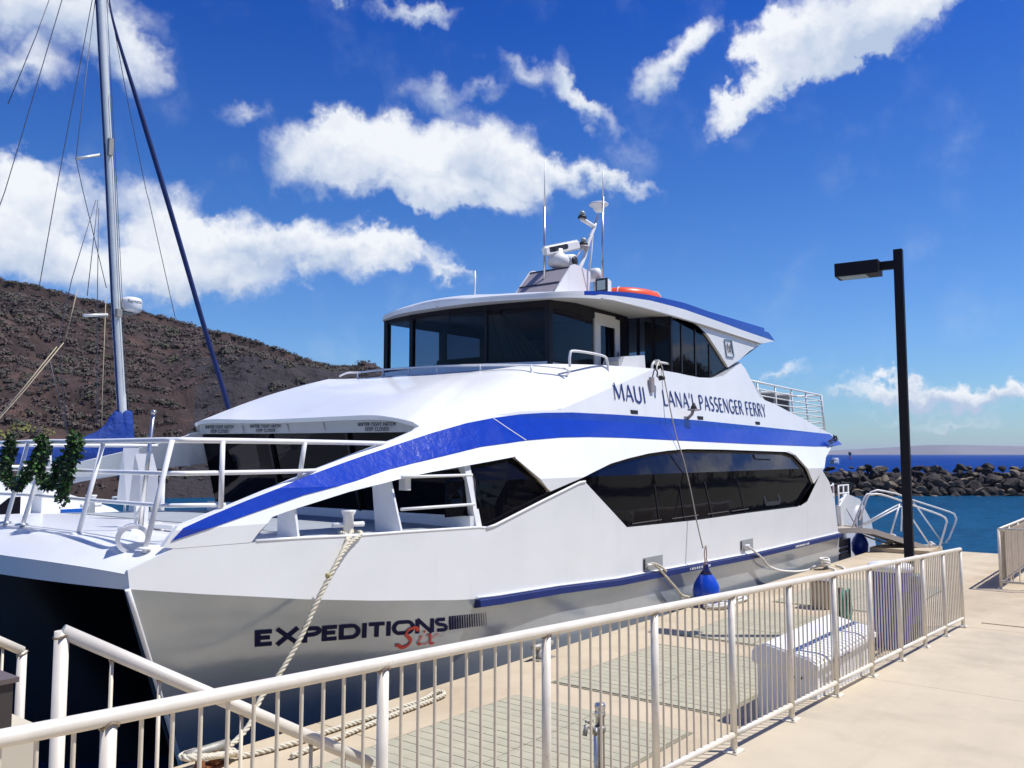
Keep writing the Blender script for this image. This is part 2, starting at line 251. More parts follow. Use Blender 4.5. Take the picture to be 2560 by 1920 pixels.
# deep tropical blue overhead, pale at the horizon
zz = g.mr(sep.outputs[2], 0.0, .55, 0.0, 1.0)
ramp = g.n('ShaderNodeValToRGB'); g.link(zz, ramp.inputs[0]); cr_ = ramp.color_ramp
cr_.elements[0].position = 0.0; cr_.elements[0].color = (.62, .88, 1.12, 1)
cr_.elements[1].position = 1.0; cr_.elements[1].color = (.05, .33, 1.06, 1)
e_ = cr_.elements.new(.22); e_.color = (.50, .80, 1.20, 1)
e_ = cr_.elements.new(.84); e_.color = (.09, .40, 1.12, 1)
e_ = cr_.elements.new(.53); e_.color = (.27, .60, 1.14, 1)
hsv = g.n('ShaderNodeMix', data_type='RGBA', blend_type='MULTIPLY'); hsv.inputs[0].default_value = 1.0
g.link(sky.outputs[0], hsv.inputs[6]); g.link(ramp.outputs[0], hsv.inputs[7])
bg1 = g.n('ShaderNodeBackground'); g.link(hsv.outputs[2], bg1.inputs[0]); bg1.inputs[1].default_value = 0.095
bg2 = g.n('ShaderNodeBackground'); g.link(ccol, bg2.inputs[0]); bg2.inputs[1].default_value = 0.86
ms = g.n('ShaderNodeMixShader'); g.link(cov, ms.inputs[0]); g.link(bg1.outputs[0], ms.inputs[1]); g.link(bg2.outputs[0], ms.inputs[2])
wo = g.n('ShaderNodeOutputWorld'); g.link(ms.outputs[0], wo.inputs[0])

# ------------------------------------------------------------------ materials
def mat(name, col, rough=.5, metal=0.0, var=.0, vscale=3.0, bump=0.0, bscale=20.0, col2=None, coat=0.0, c2scale=None, c2lo=.45, c2hi=.6, spec=.5, bdist=.02):
    m = bpy.data.materials.new(name); m.use_nodes = True
    q = NG(m.node_tree); b = m.node_tree.nodes['Principled BSDF']
    b.inputs['Roughness'].default_value = rough; b.inputs['Metallic'].default_value = metal
    b.inputs['Specular IOR Level'].default_value = spec
    if coat: b.inputs['Coat Weight'].default_value = coat; b.inputs['Coat Roughness'].default_value = .06
    co = q.n('ShaderNodeTexCoord').outputs['Object']
    c = None
    if col2 is not None:
        f = q.mr(q.noise(co, c2scale or vscale, 6, .65), c2lo, c2hi, 0, 1, True)
        c = q.mix(f, col, col2)
    if var:
        f = q.mr(q.noise(co, vscale, 5, .6), .3, .7, 1-var, 1+var)
        base = c if c is not None else col
        c = q.mix(1.0, base, q.comb(f, f, f), 'MULTIPLY')
    if c is not None: q.link(c, b.inputs['Base Color'])
    else: b.inputs['Base Color'].default_value = (*col, 1)
    if bump:
        bn = q.n('ShaderNodeBump'); bn.inputs['Strength'].default_value = bump; bn.inputs['Distance'].default_value = bdist
        q.link(q.noise(co, bscale, 5, .6), bn.inputs['Height']); q.link(bn.outputs[0], b.inputs['Normal'])
    return m
M = {}
M['white'] = mat('white_marine_paint', (.80, .81, .80), .28, var=.035, vscale=1.1, bump=.10, bscale=1.6, coat=.25, bdist=.05)
M['whitetrim'] = mat('white_trim_paint', (.78, .78, .77), .35, var=.04, vscale=6)
M['offwhite'] = mat('aged_white_plastic', (.72, .72, .70), .5, var=.05, vscale=8)
M['hull'] = mat('silver_hull_paint', (.43, .475, .51), .18, metal=.35, var=.10, vscale=.9, bump=.12, bscale=1.3, bdist=.05)
M['tunnelshade'] = mat('tunnel_shade_black', (.012, .012, .018), .6, var=.2, vscale=2)  # near-black colour stands in for the deep shade between the hulls
M['blue'] = mat('blue_stripe_vinyl', (.003, .034, .36), .24, var=.08, vscale=2.5, bump=.42, bscale=6, bdist=.03, col2=(.004, .044, .42), c2scale=14, c2lo=.5, c2hi=.68, coat=.5)
M['rub'] = mat('blue_rubbing_strake', (.006, .018, .12), .45, var=.15, vscale=4)
M['navy'] = mat('navy_lettering', (.012, .03, .17), .4)
M['navy2'] = mat('dark_navy_lettering', (.006, .007, .045), .6, spec=.15)
M['red'] = mat('red_lettering', (.55, .03, .02), .4)
M['black'] = mat('black_lettering', (.02, .02, .025), .5)
M['darkframe'] = mat('dark_window_frame', (.008, .007, .012), .45, spec=.3)
M['greydeck'] = mat('grey_deck_paint', (.34, .37, .39), .6, var=.08, vscale=3)
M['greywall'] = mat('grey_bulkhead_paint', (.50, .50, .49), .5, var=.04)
M['steel'] = mat('stainless_steel', (.62, .61, .60), .25, metal=.9)
M['mast'] = mat('painted_aluminium_mast', (.74, .75, .70), .4, metal=.2, var=.08, vscale=2)
M['rail'] = mat('weathered_aluminium_rail', (.76, .70, .59), .46, metal=.12, var=.09, vscale=7, bump=.1, bscale=60, bdist=.004)
M['baluster'] = mat('weathered_aluminium_baluster', (.70, .62, .48), .55, metal=.10, var=.10, vscale=9)
M['weld'] = mat('brown_weld_bead', (.33, .26, .18), .6, metal=.3, var=.35, vscale=60, bump=.6, bscale=120, bdist=.004)
M['concrete'] = mat('tan_concrete', (.54, .445, .305), .88, var=.07, vscale=1.6, bump=.25, bscale=55, bdist=.006, col2=(.45, .36, .24), c2scale=.55, c2lo=.42, c2hi=.68)
M['walk'] = mat('warm_walkway_concrete', (.535, .455, .325), .9, var=.05, vscale=2.2, bump=.2, bscale=70, bdist=.005, col2=(.44, .375, .275), c2scale=.8, c2lo=.45, c2hi=.7)
M['plank'] = mat('olive_tan_deck_board', (.42, .39, .275), .75, var=.09, vscale=5)
M['plank2'] = mat('greyer_deck_board', (.40, .375, .27), .75, var=.09, vscale=5)
M['gapdark'] = mat('dark_slot', (.25, .23, .16), .9)
M['rope'] = mat('cream_rope', (.62, .57, .44), .9, var=.12, vscale=25, bump=.3, bscale=90, bdist=.003)
M['ropew'] = mat('white_rope', (.74, .72, .66), .85, var=.08, vscale=20)
M['sailcover'] = mat('blue_canvas', (.001, .038, .25), .8, var=.22, vscale=2, bump=.9, bscale=3, bdist=.12)
M['jib'] = mat('navy_sail_sleeve', (.006, .022, .12), .75, var=.2, vscale=3)
M['wire'] = mat('rigging_wire', (.10, .10, .12), .5, metal=.4)
M['tanline'] = mat('tan_rope_line', (.45, .38, .26), .8)
M['post'] = mat('dark_bronze_lamp_paint', (.008, .006, .009), .55, var=.15, vscale=2, spec=.25)
M['lens'] = mat('lamp_lens', (.35, .40, .38), .2)
M['orange'] = mat('orange_life_float', (.85, .09, .015), .4, var=.06)
M['redplastic'] = mat('red_plastic', (.62, .03, .02), .4)
M['fender'] = mat('blue_inflatable_fender', (.005, .06, .50), .28, coat=.3)
M['leaf'] = mat('green_leaf', (.045, .13, .02), .45, var=.5, vscale=14, col2=(.16, .26, .05), c2scale=22, c2lo=.55, c2hi=.7)
M['leafd'] = mat('dark_leaf', (.012, .028, .012), .6, var=.3, vscale=10)
M['boxwhite'] = mat('white_dock_box', (.80, .80, .80), .45, var=.04, vscale=2)
M['binblue'] = mat('dark_blue_bin', (.008, .035, .34), .45)
M['binpurple'] = mat('violet_blue_drum', (.09, .12, .42), .5)
M['lightblue'] = mat('light_blue_disc', (.06, .25, .75), .5)
M['hose'] = mat('green_hose', (.05, .22, .16), .45)
M['tan'] = mat('tan_pedestal', (.42, .34, .22), .7, var=.1, vscale=4)
M['cream'] = mat('cream_plinth', (.62, .56, .43), .8, var=.06, vscale=3)
M['brownbox'] = mat('dark_brown_box', (.055, .045, .042), .5)
M['rust'] = mat('rusty_iron', (.22, .08, .03), .9, var=.4, vscale=30, bump=.5, bscale=60)
M['galv'] = mat('galvanised_cleat', (.36, .34, .29), .55, metal=.4, var=.2, vscale=20)
M['basalt'] = mat('basalt_boulder', (.030, .024, .021), .9, var=.35, vscale=1.3, bump=.8, bscale=4, bdist=.12, col2=(.17, .13, .09), c2scale=.8, c2lo=.55, c2hi=.7)
M['basalt2'] = mat('pale_boulder', (.19, .15, .10), .9, var=.3, vscale=1.5, bump=.8, bscale=4, bdist=.12, col2=(.05, .04, .036), c2scale=1.1, c2lo=.55, c2hi=.7)
M['hill'] = mat('dry_red_hillside', (.032, .018, .014), .95, var=.45, vscale=.35, bump=.8, bscale=1.2, bdist=.35, col2=(.062, .034, .026), c2scale=.12, c2lo=.45, c2hi=.65)
M['cliff'] = mat('dark_basalt_cliff', (.028, .022, .024), .95, var=.4, vscale=.3, bump=1.0, bscale=.6, bdist=1.0)
M['dryshrub'] = mat('dry_shrub', (.098, .072, .062), .95, var=.30, vscale=.22, col2=(.072, .062, .050), c2scale=.10, c2lo=.45, c2hi=.6)
M['greenshrub'] = mat('olive_shrub', (.058, .060, .036), .9, var=.35, vscale=.4)
M['stone'] = mat('hill_stone', (.10, .055, .042), .95, var=.4, vscale=.5)
M['land'] = mat('dry_ground', (.10, .09, .05), .95, var=.2, vscale=.3)
M['tree'] = mat('shore_tree_leaf', (.03, .05, .015), .8, var=.4, vscale=.8)
M['isle'] = mat('distant_island', (.17, .15, .16), .95, var=.3, vscale=.002)
M['panel'] = mat('grey_pink_panel', (.33, .29, .30), .5, var=.06)
M['seat'] = mat('grey_vinyl_seat', (.16, .16, .17), .6)
M['seatlight'] = mat('pale_grey_roll', (.40, .41, .40), .6)

def glassmat(name, col, tr, rough=.03, tint=(.5, .6, .7), refl=.05):
    m = bpy.data.materials.new(name); m.use_nodes = True; q = NG(m.node_tree)
    m.node_tree.nodes.clear()
    d = q.n('ShaderNodeBsdfDiffuse'); d.inputs[0].default_value = (*col, 1)
    t = q.n('ShaderNodeBsdfTransparent'); t.inputs[0].default_value = (*tint, 1)
    mx = q.n('ShaderNodeMixShader'); mx.inputs[0].default_value = tr; q.link(d.outputs[0], mx.inputs[1]); q.link(t.outputs[0], mx.inputs[2])
    gl = q.n('ShaderNodeBsdfGlossy'); gl.inputs[0].default_value = (.95, .95, 1, 1); gl.inputs[1].default_value = rough
    lw = q.n('ShaderNodeLayerWeight'); lw.inputs[0].default_value = .5
    f5 = q.math('ADD', q.math('MULTIPLY', q.math('POWER', lw.outputs['Facing'], 5.0), .85), refl)
    bn = q.n('ShaderNodeBump'); bn.inputs['Strength'].default_value = .10; bn.inputs['Distance'].default_value = .03
    q.link(q.noise(q.n('ShaderNodeTexCoord').outputs['Object'], 1.6, 3, .5), bn.inputs['Height'])
    q.link(bn.outputs[0], gl.inputs['Normal'])
    m2 = q.n('ShaderNodeMixShader'); q.link(f5, m2.inputs[0]); q.link(mx.outputs[0], m2.inputs[1]); q.link(gl.outputs[0], m2.inputs[2])
    q.link(m2.outputs[0], q.n('ShaderNodeOutputMaterial').inputs[0])
    return m
M['glass'] = glassmat('tinted_cabin_glass', (.004, .004, .006), 0.0, refl=.04)
M['glassw'] = glassmat('tinted_wheelhouse_glass', (.002, .002, .004), .74, tint=(.64, .66, .72), refl=.014)
M['glassd'] = glassmat('dark_front_glass', (.003, .003, .005), 0.0, refl=.012)
M['glassclear'] = glassmat('clear_glass', (.3, .3, .3), .99, tint=(.90, .95, .98), refl=.02)

def watermat(name, col, bs, bd, glossf, stretch=1.0, con=1.0):
    m = bpy.data.materials.new(name); m.use_nodes = True; q = NG(m.node_tree); m.node_tree.nodes.clear()
    tcn = q.vmath('MULTIPLY', q.n('ShaderNodeTexCoord').outputs['Object'], (1.0, 1.0, 1.0))
    wv = q.noise(tcn, bs, 6, .68, .5); wv2 = q.noise(tcn, bs*.11, 3, .5)
    h = q.math('ADD', wv, q.math('MULTIPLY', wv2, 2.0))
    bn = q.n('ShaderNodeBump'); bn.inputs['Strength'].default_value = 1.0; bn.inputs['Distance'].default_value = bd
    q.link(h, bn.inputs['Height'])
    f = q.mr(q.math('ADD', q.math('MULTIPLY', wv, .75), q.math('MULTIPLY', wv2, .25)), .5-.16/con, .5+.16/con)
    d = q.n('ShaderNodeBsdfDiffuse'); q.link(q.mix(f, (col[0]*.35, col[1]*.55, col[2]*.62), (col[0]*2.2, col[1]*1.55, col[2]*1.4)), d.inputs[0])
    gl = q.n('ShaderNodeBsdfGlossy'); gl.inputs[0].default_value = (.55, .80, 1, 1); gl.inputs[1].default_value = .12; q.link(bn.outputs[0], gl.inputs['Normal'])
    lw = q.n('ShaderNodeLayerWeight'); lw.inputs[0].default_value = .5; q.link(bn.outputs[0], lw.inputs['Normal'])
    fr = q.math('ADD', q.math('MULTIPLY', q.math('POWER', lw.outputs['Facing'], 4.0), glossf), .02)
    mx = q.n('ShaderNodeMixShader'); q.link(fr, mx.inputs[0]); q.link(d.outputs[0], mx.inputs[1]); q.link(gl.outputs[0], mx.inputs[2])
    q.link(mx.outputs[0], q.n('ShaderNodeOutputMaterial').inputs[0]); return m
M['harbour'] = watermat('harbour_water', (.004, .055, .125), 1.5, .24, .50)
M['sea'] = watermat('deep_sea_water', (.001, .030, .19), .22, .9, .10)

def weather(m, col, amt, sx, sy, sz, lo, hi, scale=1.0):
    q = NG(m.node_tree); b = m.node_tree.nodes['Principled BSDF']; src = b.inputs['Base Color'].links[0].from_socket
    co = q.n('ShaderNodeTexCoord').outputs['Object']
    f = q.mr(q.noise(q.vmath('MULTIPLY', co, (sx, sy, sz)), scale, 6, .65), lo, hi, 0.0, amt, True)
    q.link(q.mix(f, src, col), b.inputs['Base Color'])
weather(M['white'], (.50, .47, .42), .16, 3.0, 3.0, .25, .56, .74, 1.0)
weather(M['walk'], (.34, .28, .20), .14, 1.0, 1.0, 1.0, .60, .72, 1.7)
weather(M['walk'], (.40, .32, .21), .16, .5, 6.0, 1.0, .52, .70, 1.2)
weather(M['concrete'], (.30, .24, .16), .32, 1.0, 1.0, 1.0, .58, .72, 1.4)
weather(M['concrete'], (.66, .57, .43), .35, 1.0, 1.0, 1.0, .56, .68, .45)
weather(M['rail'], (.36, .29, .19), .35, 1.0, 1.0, 1.0, .62, .72, 14.0)
weather(M['baluster'], (.34, .26, .16), .40, 1.0, 1.0, 1.0, .58, .70, 9.0)
weather(M['boxwhite'], (.5, .48, .42), .25, 2.0, 2.0, .5, .55, .72, 2.0)
# ------------------------------------------------------------------ mesh helpers
class MB:
    def __init__(s): s.v = []; s.f = []; s.smooth = []
    def add(s, vs, fs, sm=False):
        b = len(s.v); s.v += [tuple(p) for p in vs]; s.f += [tuple(i+b for i in f) for f in fs]; s.smooth += [sm]*len(fs); return s
    def box(s, x0, x1, y0, y1, z0, z1):
        return s.add([(x0,y0,z0),(x1,y0,z0),(x1,y1,z0),(x0,y1,z0),(x0,y0,z1),(x1,y0,z1),(x1,y1,z1),(x0,y1,z1)],
                     [(0,3,2,1),(4,5,6,7),(0,1,5,4),(1,2,6,5),(2,3,7,6),(3,0,4,7)])
    def obox(s, c, ax, ay, az):
        c = Vector(c); ax = Vector(ax); ay = Vector(ay); az = Vector(az); P = []
        for k in (-1, 1):
            for i, j in ((-1,-1),(1,-1),(1,1),(-1,1)): P.append(c+ax*i+ay*j+az*k)
        return s.add(P, [(0,3,2,1),(4,5,6,7),(0,1,5,4),(1,2,6,5),(2,3,7,6),(3,0,4,7)])
    def tube(s, path, r, n=8, closed=False, sm=True, cap=True):
        P = [Vector(p) for p in path]; N = len(P)
        if N < 2: return s
        rs = r if isinstance(r, (list, tuple)) else [r]*N
        def tan(i):
            if closed: return (P[(i+1) % N]-P[i-1]).normalized()
            if i == 0: return (P[1]-P[0]).normalized()
            if i == N-1: return (P[-1]-P[-2]).normalized()
            return ((P[i+1]-P[i]).normalized()+(P[i]-P[i-1]).normalized()).normalized()
        t = tan(0); up = Vector((0,0,1)) if abs(t.z) < .9 else Vector((1,0,0)); a = t.cross(up).normalized(); vs = []
        for i in range(N):
            t = tan(i); a = (a-t*a.dot(t)).normalized(); b = t.cross(a)
            for k in range(n):
                w = 2*math.pi*k/n; vs.append(P[i]+(a*math.cos(w)+b*math.sin(w))*rs[i])
        fs = []
        for i in range(N if closed else N-1):
            j = (i+1) % N
            for k in range(n): fs.append((i*n+k, i*n+(k+1) % n, j*n+(k+1) % n, j*n+k))
        s.add(vs, fs, sm)
        if cap and not closed:
            b = len(s.v)-len(vs)
            s.f += [tuple(b+k for k in range(n))[::-1], tuple(b+(N-1)*n+k for k in range(n))]; s.smooth += [False, False]
        return s
    def lathe(s, prof, c, n=20, axis='z', sm=True):
        vs = []; fs = []; c = Vector(c)
        for (r, h) in prof:
            for k in range(n):
                w = 2*math.pi*k/n; p = (r*math.cos(w), r*math.sin(w), h)
                if axis == 'x': p = (p[2], p[0], p[1])
                elif axis == 'y': p = (p[0], p[2], -p[1])
                vs.append(c+Vector(p))
        for i in range(len(prof)-1):
            for k in range(n): fs.append((i*n+k, i*n+(k+1) % n, (i+1)*n+(k+1) % n, (i+1)*n+k))
        s.add(vs, fs, sm); b = len(s.v)-len(vs)
        s.f += [tuple(b+k for k in range(n))[::-1], tuple(b+(len(prof)-1)*n+k for k in range(n))]; s.smooth += [False, False]
        return s
    def grid(s, fn, nu, nv, sm=True, flip=False):
        vs = [fn(i/nu, j/nv) for j in range(nv+1) for i in range(nu+1)]
        fs = []
        for j in range(nv):
            for i in range(nu):
                q = (j*(nu+1)+i, j*(nu+1)+i+1, (j+1)*(nu+1)+i+1, (j+1)*(nu+1)+i); fs.append(q[::-1] if flip else q)
        return s.add(vs, fs, sm)
    def prism(s, poly, y0, y1):        # polygon in (x,z), extruded along y
        n = len(poly)
        return s.add([(x, y0, z) for x, z in poly]+[(x, y1, z) for x, z in poly],
                     [tuple(range(n))[::-1], tuple(range(n, 2*n))]+[(i, (i+1) % n, n+(i+1) % n, n+i) for i in range(n)])
    def mesh(s, name, m):
        me = bpy.data.meshes.new(name); me.from_pydata([tuple(p) for p in s.v], [], s.f); me.materials.append(m)
        me.polygons.foreach_set('use_smooth', s.smooth if len(s.smooth) == len(me.polygons) else [False]*len(me.polygons))
        bm = bmesh.new(); bm.from_mesh(me); bmesh.ops.recalc_face_normals(bm, faces=bm.faces); bm.to_mesh(me); bm.free(); return me
    def build(s, name, m, parent=None, smooth_angle=None):
        return link(name, s.mesh(name, m), parent)
def link(name, me, parent=None, loc=None):
    o = bpy.data.objects.new(name, me); COL.objects.link(o)
    if parent is not None:
        o.parent = parent
        p = parent; off = Vector((0, 0, 0))
        while p is not None: off += p.location; p = p.parent
        o.location = (Vector(loc) if loc is not None else Vector((0, 0, 0)))-off
    elif loc is not None: o.location = loc
    return o
def thing(name, label, cat, loc, group=None):
    o = bpy.data.objects.new(name, None); COL.objects.link(o); o.location = loc; o.empty_display_size = .1
    o['label'] = label; o['category'] = cat
    if group: o['group'] = group
    return o
def tag(o, label, cat, group=None):
    o['label'] = label; o['category'] = cat
    if group: o['group'] = group
    return o
def struct(o): o['kind'] = 'structure'; return o
def stuff(o, label=None, cat=None):
    o['kind'] = 'stuff'
    if label: o['label'] = label
    if cat: o['category'] = cat
    return o
def resample(P, n):
    P = [Vector(p) for p in P]; L = [0.0]
    for a, b in zip(P, P[1:]): L.append(L[-1]+(b-a).length)
    out = []; k = 0
    for i in range(n):
        t = L[-1]*i/(n-1)
        while k < len(L)-2 and L[k+1] < t: k += 1
        d = L[k+1]-L[k]; out.append(P[k].lerp(P[k+1], (t-L[k])/d if d > 0 else 0))
    return out
def smoothpath(P, n):
    P = [Vector(p) for p in P]; Q = [P[0]*2-P[1]]+P+[P[-1]*2-P[-2]]; out = []
    for i in range(1, len(Q)-2):
        a, b, c, d = Q[i-1:i+3]
        for k in range(n):
            t = k/n
            out.append(.5*((2*b)+(c-a)*t+(2*a-5*b+4*c-d)*t*t+(3*b-a-3*c+d)*t*t*t))
    out.append(P[-1]); return out
def rope3(mb, path, r, n=None, pitch=None):
    P = [Vector(p) for p in path]; L = sum((b-a).length for a, b in zip(P, P[1:]))
    pitch = pitch or 7*r; n = n or max(8, int(L/pitch*7)); n = min(n, 900); P = resample(P, n)
    t = (P[1]-P[0]).normalized(); up = Vector((0,0,1)) if abs(t.z) < .9 else Vector((1,0,0)); a = t.cross(up).normalized()
    st = [[], [], []]
    for i in range(n):
        t = (P[min(i+1, n-1)]-P[max(i-1, 0)]).normalized(); a = (a-t*a.dot(t)).normalized(); b = t.cross(a)
        for k in range(3):
            w = 2*math.pi*(k/3+i*L/(n-1)/pitch); st[k].append(P[i]+(a*math.cos(w)+b*math.sin(w))*r*.52)
    for q in st: mb.tube(q, r*.56, 5)
    return mb

YC = 9.15
def Yside(X, z):
    y = 6.40
    if z > 2.1: y += .55*(min(z, 2.9)-2.1)
    if z > 2.9: y += .16*(z-2.9)
    if z > 1.8 and X < 8.6:
        t = min(1, (8.6-X)/2.8); y += .33*t*t*(3-2*t)*min(z-1.8, 1.0)
    return y
def Yfar(X, z):
    y = 6.40
    if z > 2.1: y += .55*(min(z, 2.9)-2.1)
    if z > 2.9: y += .16*(z-2.9)
    return y
ZKP = D['knuckle']
def interp(x, P):
    if x <= P[0][0]: return P[0][1]
    for (a, b), (c, d) in zip(P, P[1:]):
        if x <= c: return b+(d-b)*(x-a)/(c-a) if c > a else d
    return P[-1][1]
def zk(X): return interp(X, ZKP)
def flare(X):
    t = min(1, max(0, (X-4.3)/5.5)); t = t*t*(3-2*t); return 1.10*(1-t)+.13*t
def Yhull(X, z): return 6.40+flare(X)*(zk(X)-z)/(zk(X)+1.35)

def skin(name, poly, m, parent, off=0.0, thick=.035, mirror=False, zs=None, surf=Yside, xs=()):
    """a plate outlined in the (X, z) plane, bent to the side of the boat and given thickness"""
    bm = bmesh.new()
    vs = [bm.verts.new((x, 0, z)) for x, z in poly]
    f = bm.faces.new(vs); bmesh.ops.triangulate(bm, faces=[f])
    zlo = min(p[1] for p in poly); zhi = max(p[1] for p in poly)
    z = math.ceil(zlo/.1)*.1
    while z < zhi:
        bmesh.ops.bisect_plane(bm, geom=bm.verts[:]+bm.edges[:]+bm.faces[:], plane_co=(0, 0, z), plane_no=(0, 0, 1)); z += .1
    for x in xs:
        bmesh.ops.bisect_plane(bm, geom=bm.verts[:]+bm.edges[:]+bm.faces[:], plane_co=(x, 0, 0), plane_no=(1, 0, 0))
    bmesh.ops.triangulate(bm, faces=bm.faces[:])
    for v in bm.verts:
        y = (Yfar if mirror and surf is Yside else surf)(v.co.x, v.co.z)+off
        v.co.y = 2*YC-y if mirror else y
    if thick:
        s = -1 if mirror else 1
        r = bmesh.ops.extrude_face_region(bm, geom=bm.faces[:])
        for v in r['geom']:
            if isinstance(v, bmesh.types.BMVert): v.co.y += s*thick
    bmesh.ops.recalc_face_normals(bm, faces=bm.faces[:])
    me = bpy.data.meshes.new(name); bm.to_mesh(me); bm.free(); me.materials.append(m)
    return link(name, me, parent)

def textmesh(body, offset=0.0, shear=0.0, sp=1.0):
    cu = bpy.data.curves.new('lettering', 'FONT'); cu.body = body; cu.offset = offset; cu.shear = shear; cu.space_character = sp; cu.resolution_u = 4
    o = bpy.data.objects.new('lettering', cu); COL.objects.link(o)
    dg = bpy.context.evaluated_depsgraph_get(); dg.update()
    me = bpy.data.meshes.new_from_object(o.evaluated_get(dg)); bpy.data.objects.remove(o)
    xs = [v.co.x for v in me.vertices]; ys = [v.co.y for v in me.vertices]
    x0, x1, y0, y1 = min(xs), max(xs), min(ys), max(ys)
    uv = [((v.co.x-x0)/(x1-x0), (v.co.y-y0)/(y1-y0)) for v in me.vertices]
    return me, uv
def lettering(body, quad, place, m, parent, **kw):
    """flat print: text laid into the quad bl, br, tl, tr of a surface; place maps quad coordinates to the surface"""
    me, uv = textmesh(body, **kw)
    bl, br, tl, tr = [Vector((*q, 0)) for q in quad]
    for v, (a, b) in zip(me.vertices, uv):
        p = (bl*(1-a)+br*a)*(1-b)+(tl*(1-a)+tr*a)*b
        v.co = Vector(place(p.x, p.y))
    me.materials.clear(); me.materials.append(m)
    for p in me.polygons: p.material_index = 0
    return link('lettering', me, parent)
def _arc(cx, cy, rx, ry, a0, a1, n=12):
    return [(cx+rx*math.cos(R(a0+(a1-a0)*i/n)), cy+ry*math.sin(R(a0+(a1-a0)*i/n))) for i in range(n+1)]
GL = {
 'M': (.92, [(.6, [(.06, 0), (.12, 1)]), (1.1, [(.12, 1), (.46, .10)]), (.6, [(.46, .10), (.80, 1)]), (1.1, [(.80, 1), (.86, 0)])]),
 'A': (.70, [(.6, [(.04, 0), (.35, 1)]), (1.1, [(.35, 1), (.66, 0)]), (.6, [(.15, .33), (.55, .33)])]),
 'U': (.72, [(1.1, [(.10, 1), (.10, .30)]+_arc(.36, .28, .26, .27, 180, 360, 12)+[(.62, .3), (.62, 1)])]),
 'I': (.24, [(1.1, [(.12, 0), (.12, 1)])]),
 '-': (.5, [(1.4, [(0, .45), (.5, .45)])]),
 "'": (.2, [(.7, [(.06, .68), (.14, 1.05)])]),
 'L': (.50, [(1.1, [(.10, 0), (.10, 1)]), (.7, [(.10, .04), (.48, .04)])]),
 'N': (.76, [(.6, [(.10, 0), (.10, 1)]), (1.1, [(.10, 1), (.66, 0)]), (.6, [(.66, 0), (.66, 1)])]),
 'P': (.58, [(1.1, [(.10, 0), (.10, 1)]), (.8, [(.10, .96), (.28, .96)]+_arc(.28, .72, .24, .24, 90, -90, 10)+[(.10, .48)])]),
 'R': (.62, [(1.1, [(.10, 0), (.10, 1)]), (.8, [(.10, .96), (.28, .96)]+_arc(.28, .74, .22, .22, 90, -90, 10)+[(.10, .52)]), (1.0, [(.30, .52), (.58, 0)])]),
 'S': (.52, [(1.0, _arc(.26, .74, .18, .23, 35, 270, 12)+_arc(.26, .27, .19, .23, 90, -145, 12)[1:])]),
 'E': (.52, [(1.1, [(.10, 0), (.10, 1)]), (.7, [(.10, .96), (.48, .96)]), (.7, [(.10, .52), (.43, .52)]), (.7, [(.10, .04), (.48, .04)])]),
 'F': (.50, [(1.1, [(.10, 0), (.10, 1)]), (.7, [(.10, .96), (.48, .96)]), (.7, [(.10, .50), (.42, .50)])]),
 'G': (.76, [(1.0, _arc(.42, .5, .34, .47, 45, 325, 18)), (.9, [(.70, .20), (.70, .48), (.48, .48)])]),
 'C': (.66, [(1.0, _arc(.40, .5, .32, .47, 48, 312, 18))]),
 'O': (.82, [(1.0, _arc(.41, .5, .34, .47, 0, 360, 24))]),
 'D': (.72, [(1.1, [(.10, 0), (.10, 1)]), (.9, [(.10, .96), (.28, .96)]+_arc(.28, .5, .36, .46, 90, -90, 14)+[(.10, .04)])]),
 'Y': (.62, [(1.0, [(.02, 1), (.31, .45)]), (.7, [(.60, 1), (.31, .45)]), (1.0, [(.31, .47), (.31, 0)])]),
 'T': (.58, [(.9, [(.02, .96), (.56, .96)]), (1.1, [(.29, .94), (.29, 0)])]),
 'H': (.72, [(1.1, [(.10, 0), (.10, 1)]), (1.1, [(.62, 0), (.62, 1)]), (.7, [(.10, .52), (.62, .52)])]),
 'K': (.62, [(1.1, [(.10, 0), (.10, 1)]), (.8, [(.12, .45), (.54, 1)]), (1.0, [(.24, .60), (.60, 0)])]),
 'W': (1.0, [(1.1, [(.02, 1), (.26, 0)]), (.6, [(.26, 0), (.50, 1)]), (1.1, [(.50, 1), (.74, 0)]), (.6, [(.74, 0), (.98, 1)])]),
 ' ': (.34, []),
 'X': (.78, [(1.2, [(.10, 1), (.68, 0)]), (1.2, [(.68, 1), (.10, 0)])]),
 's': (.80, [(1.9, [(.74, .80)]+_arc(.46, .76, .24, .22, 30, 200, 9)+[(.30, .60), (.50, .44)]+_arc(.36, .24, .24, .22, 30, -150, 9)+[(.0, .16), (.02, .08)])]),
 'i': (.30, [(1.2, [(.06, .46), (.16, .50), (.12, .16), (.22, .06), (.34, .12)]), (1.4, [(.18, .66), (.24, .74)])]),
 'x': (.62, [(1.3, [(.06, .50), (.20, .52), (.40, .06), (.58, .08)]), (.6, [(.58, .54), (.44, .46), (.20, .10), (.04, .06)])]),
}
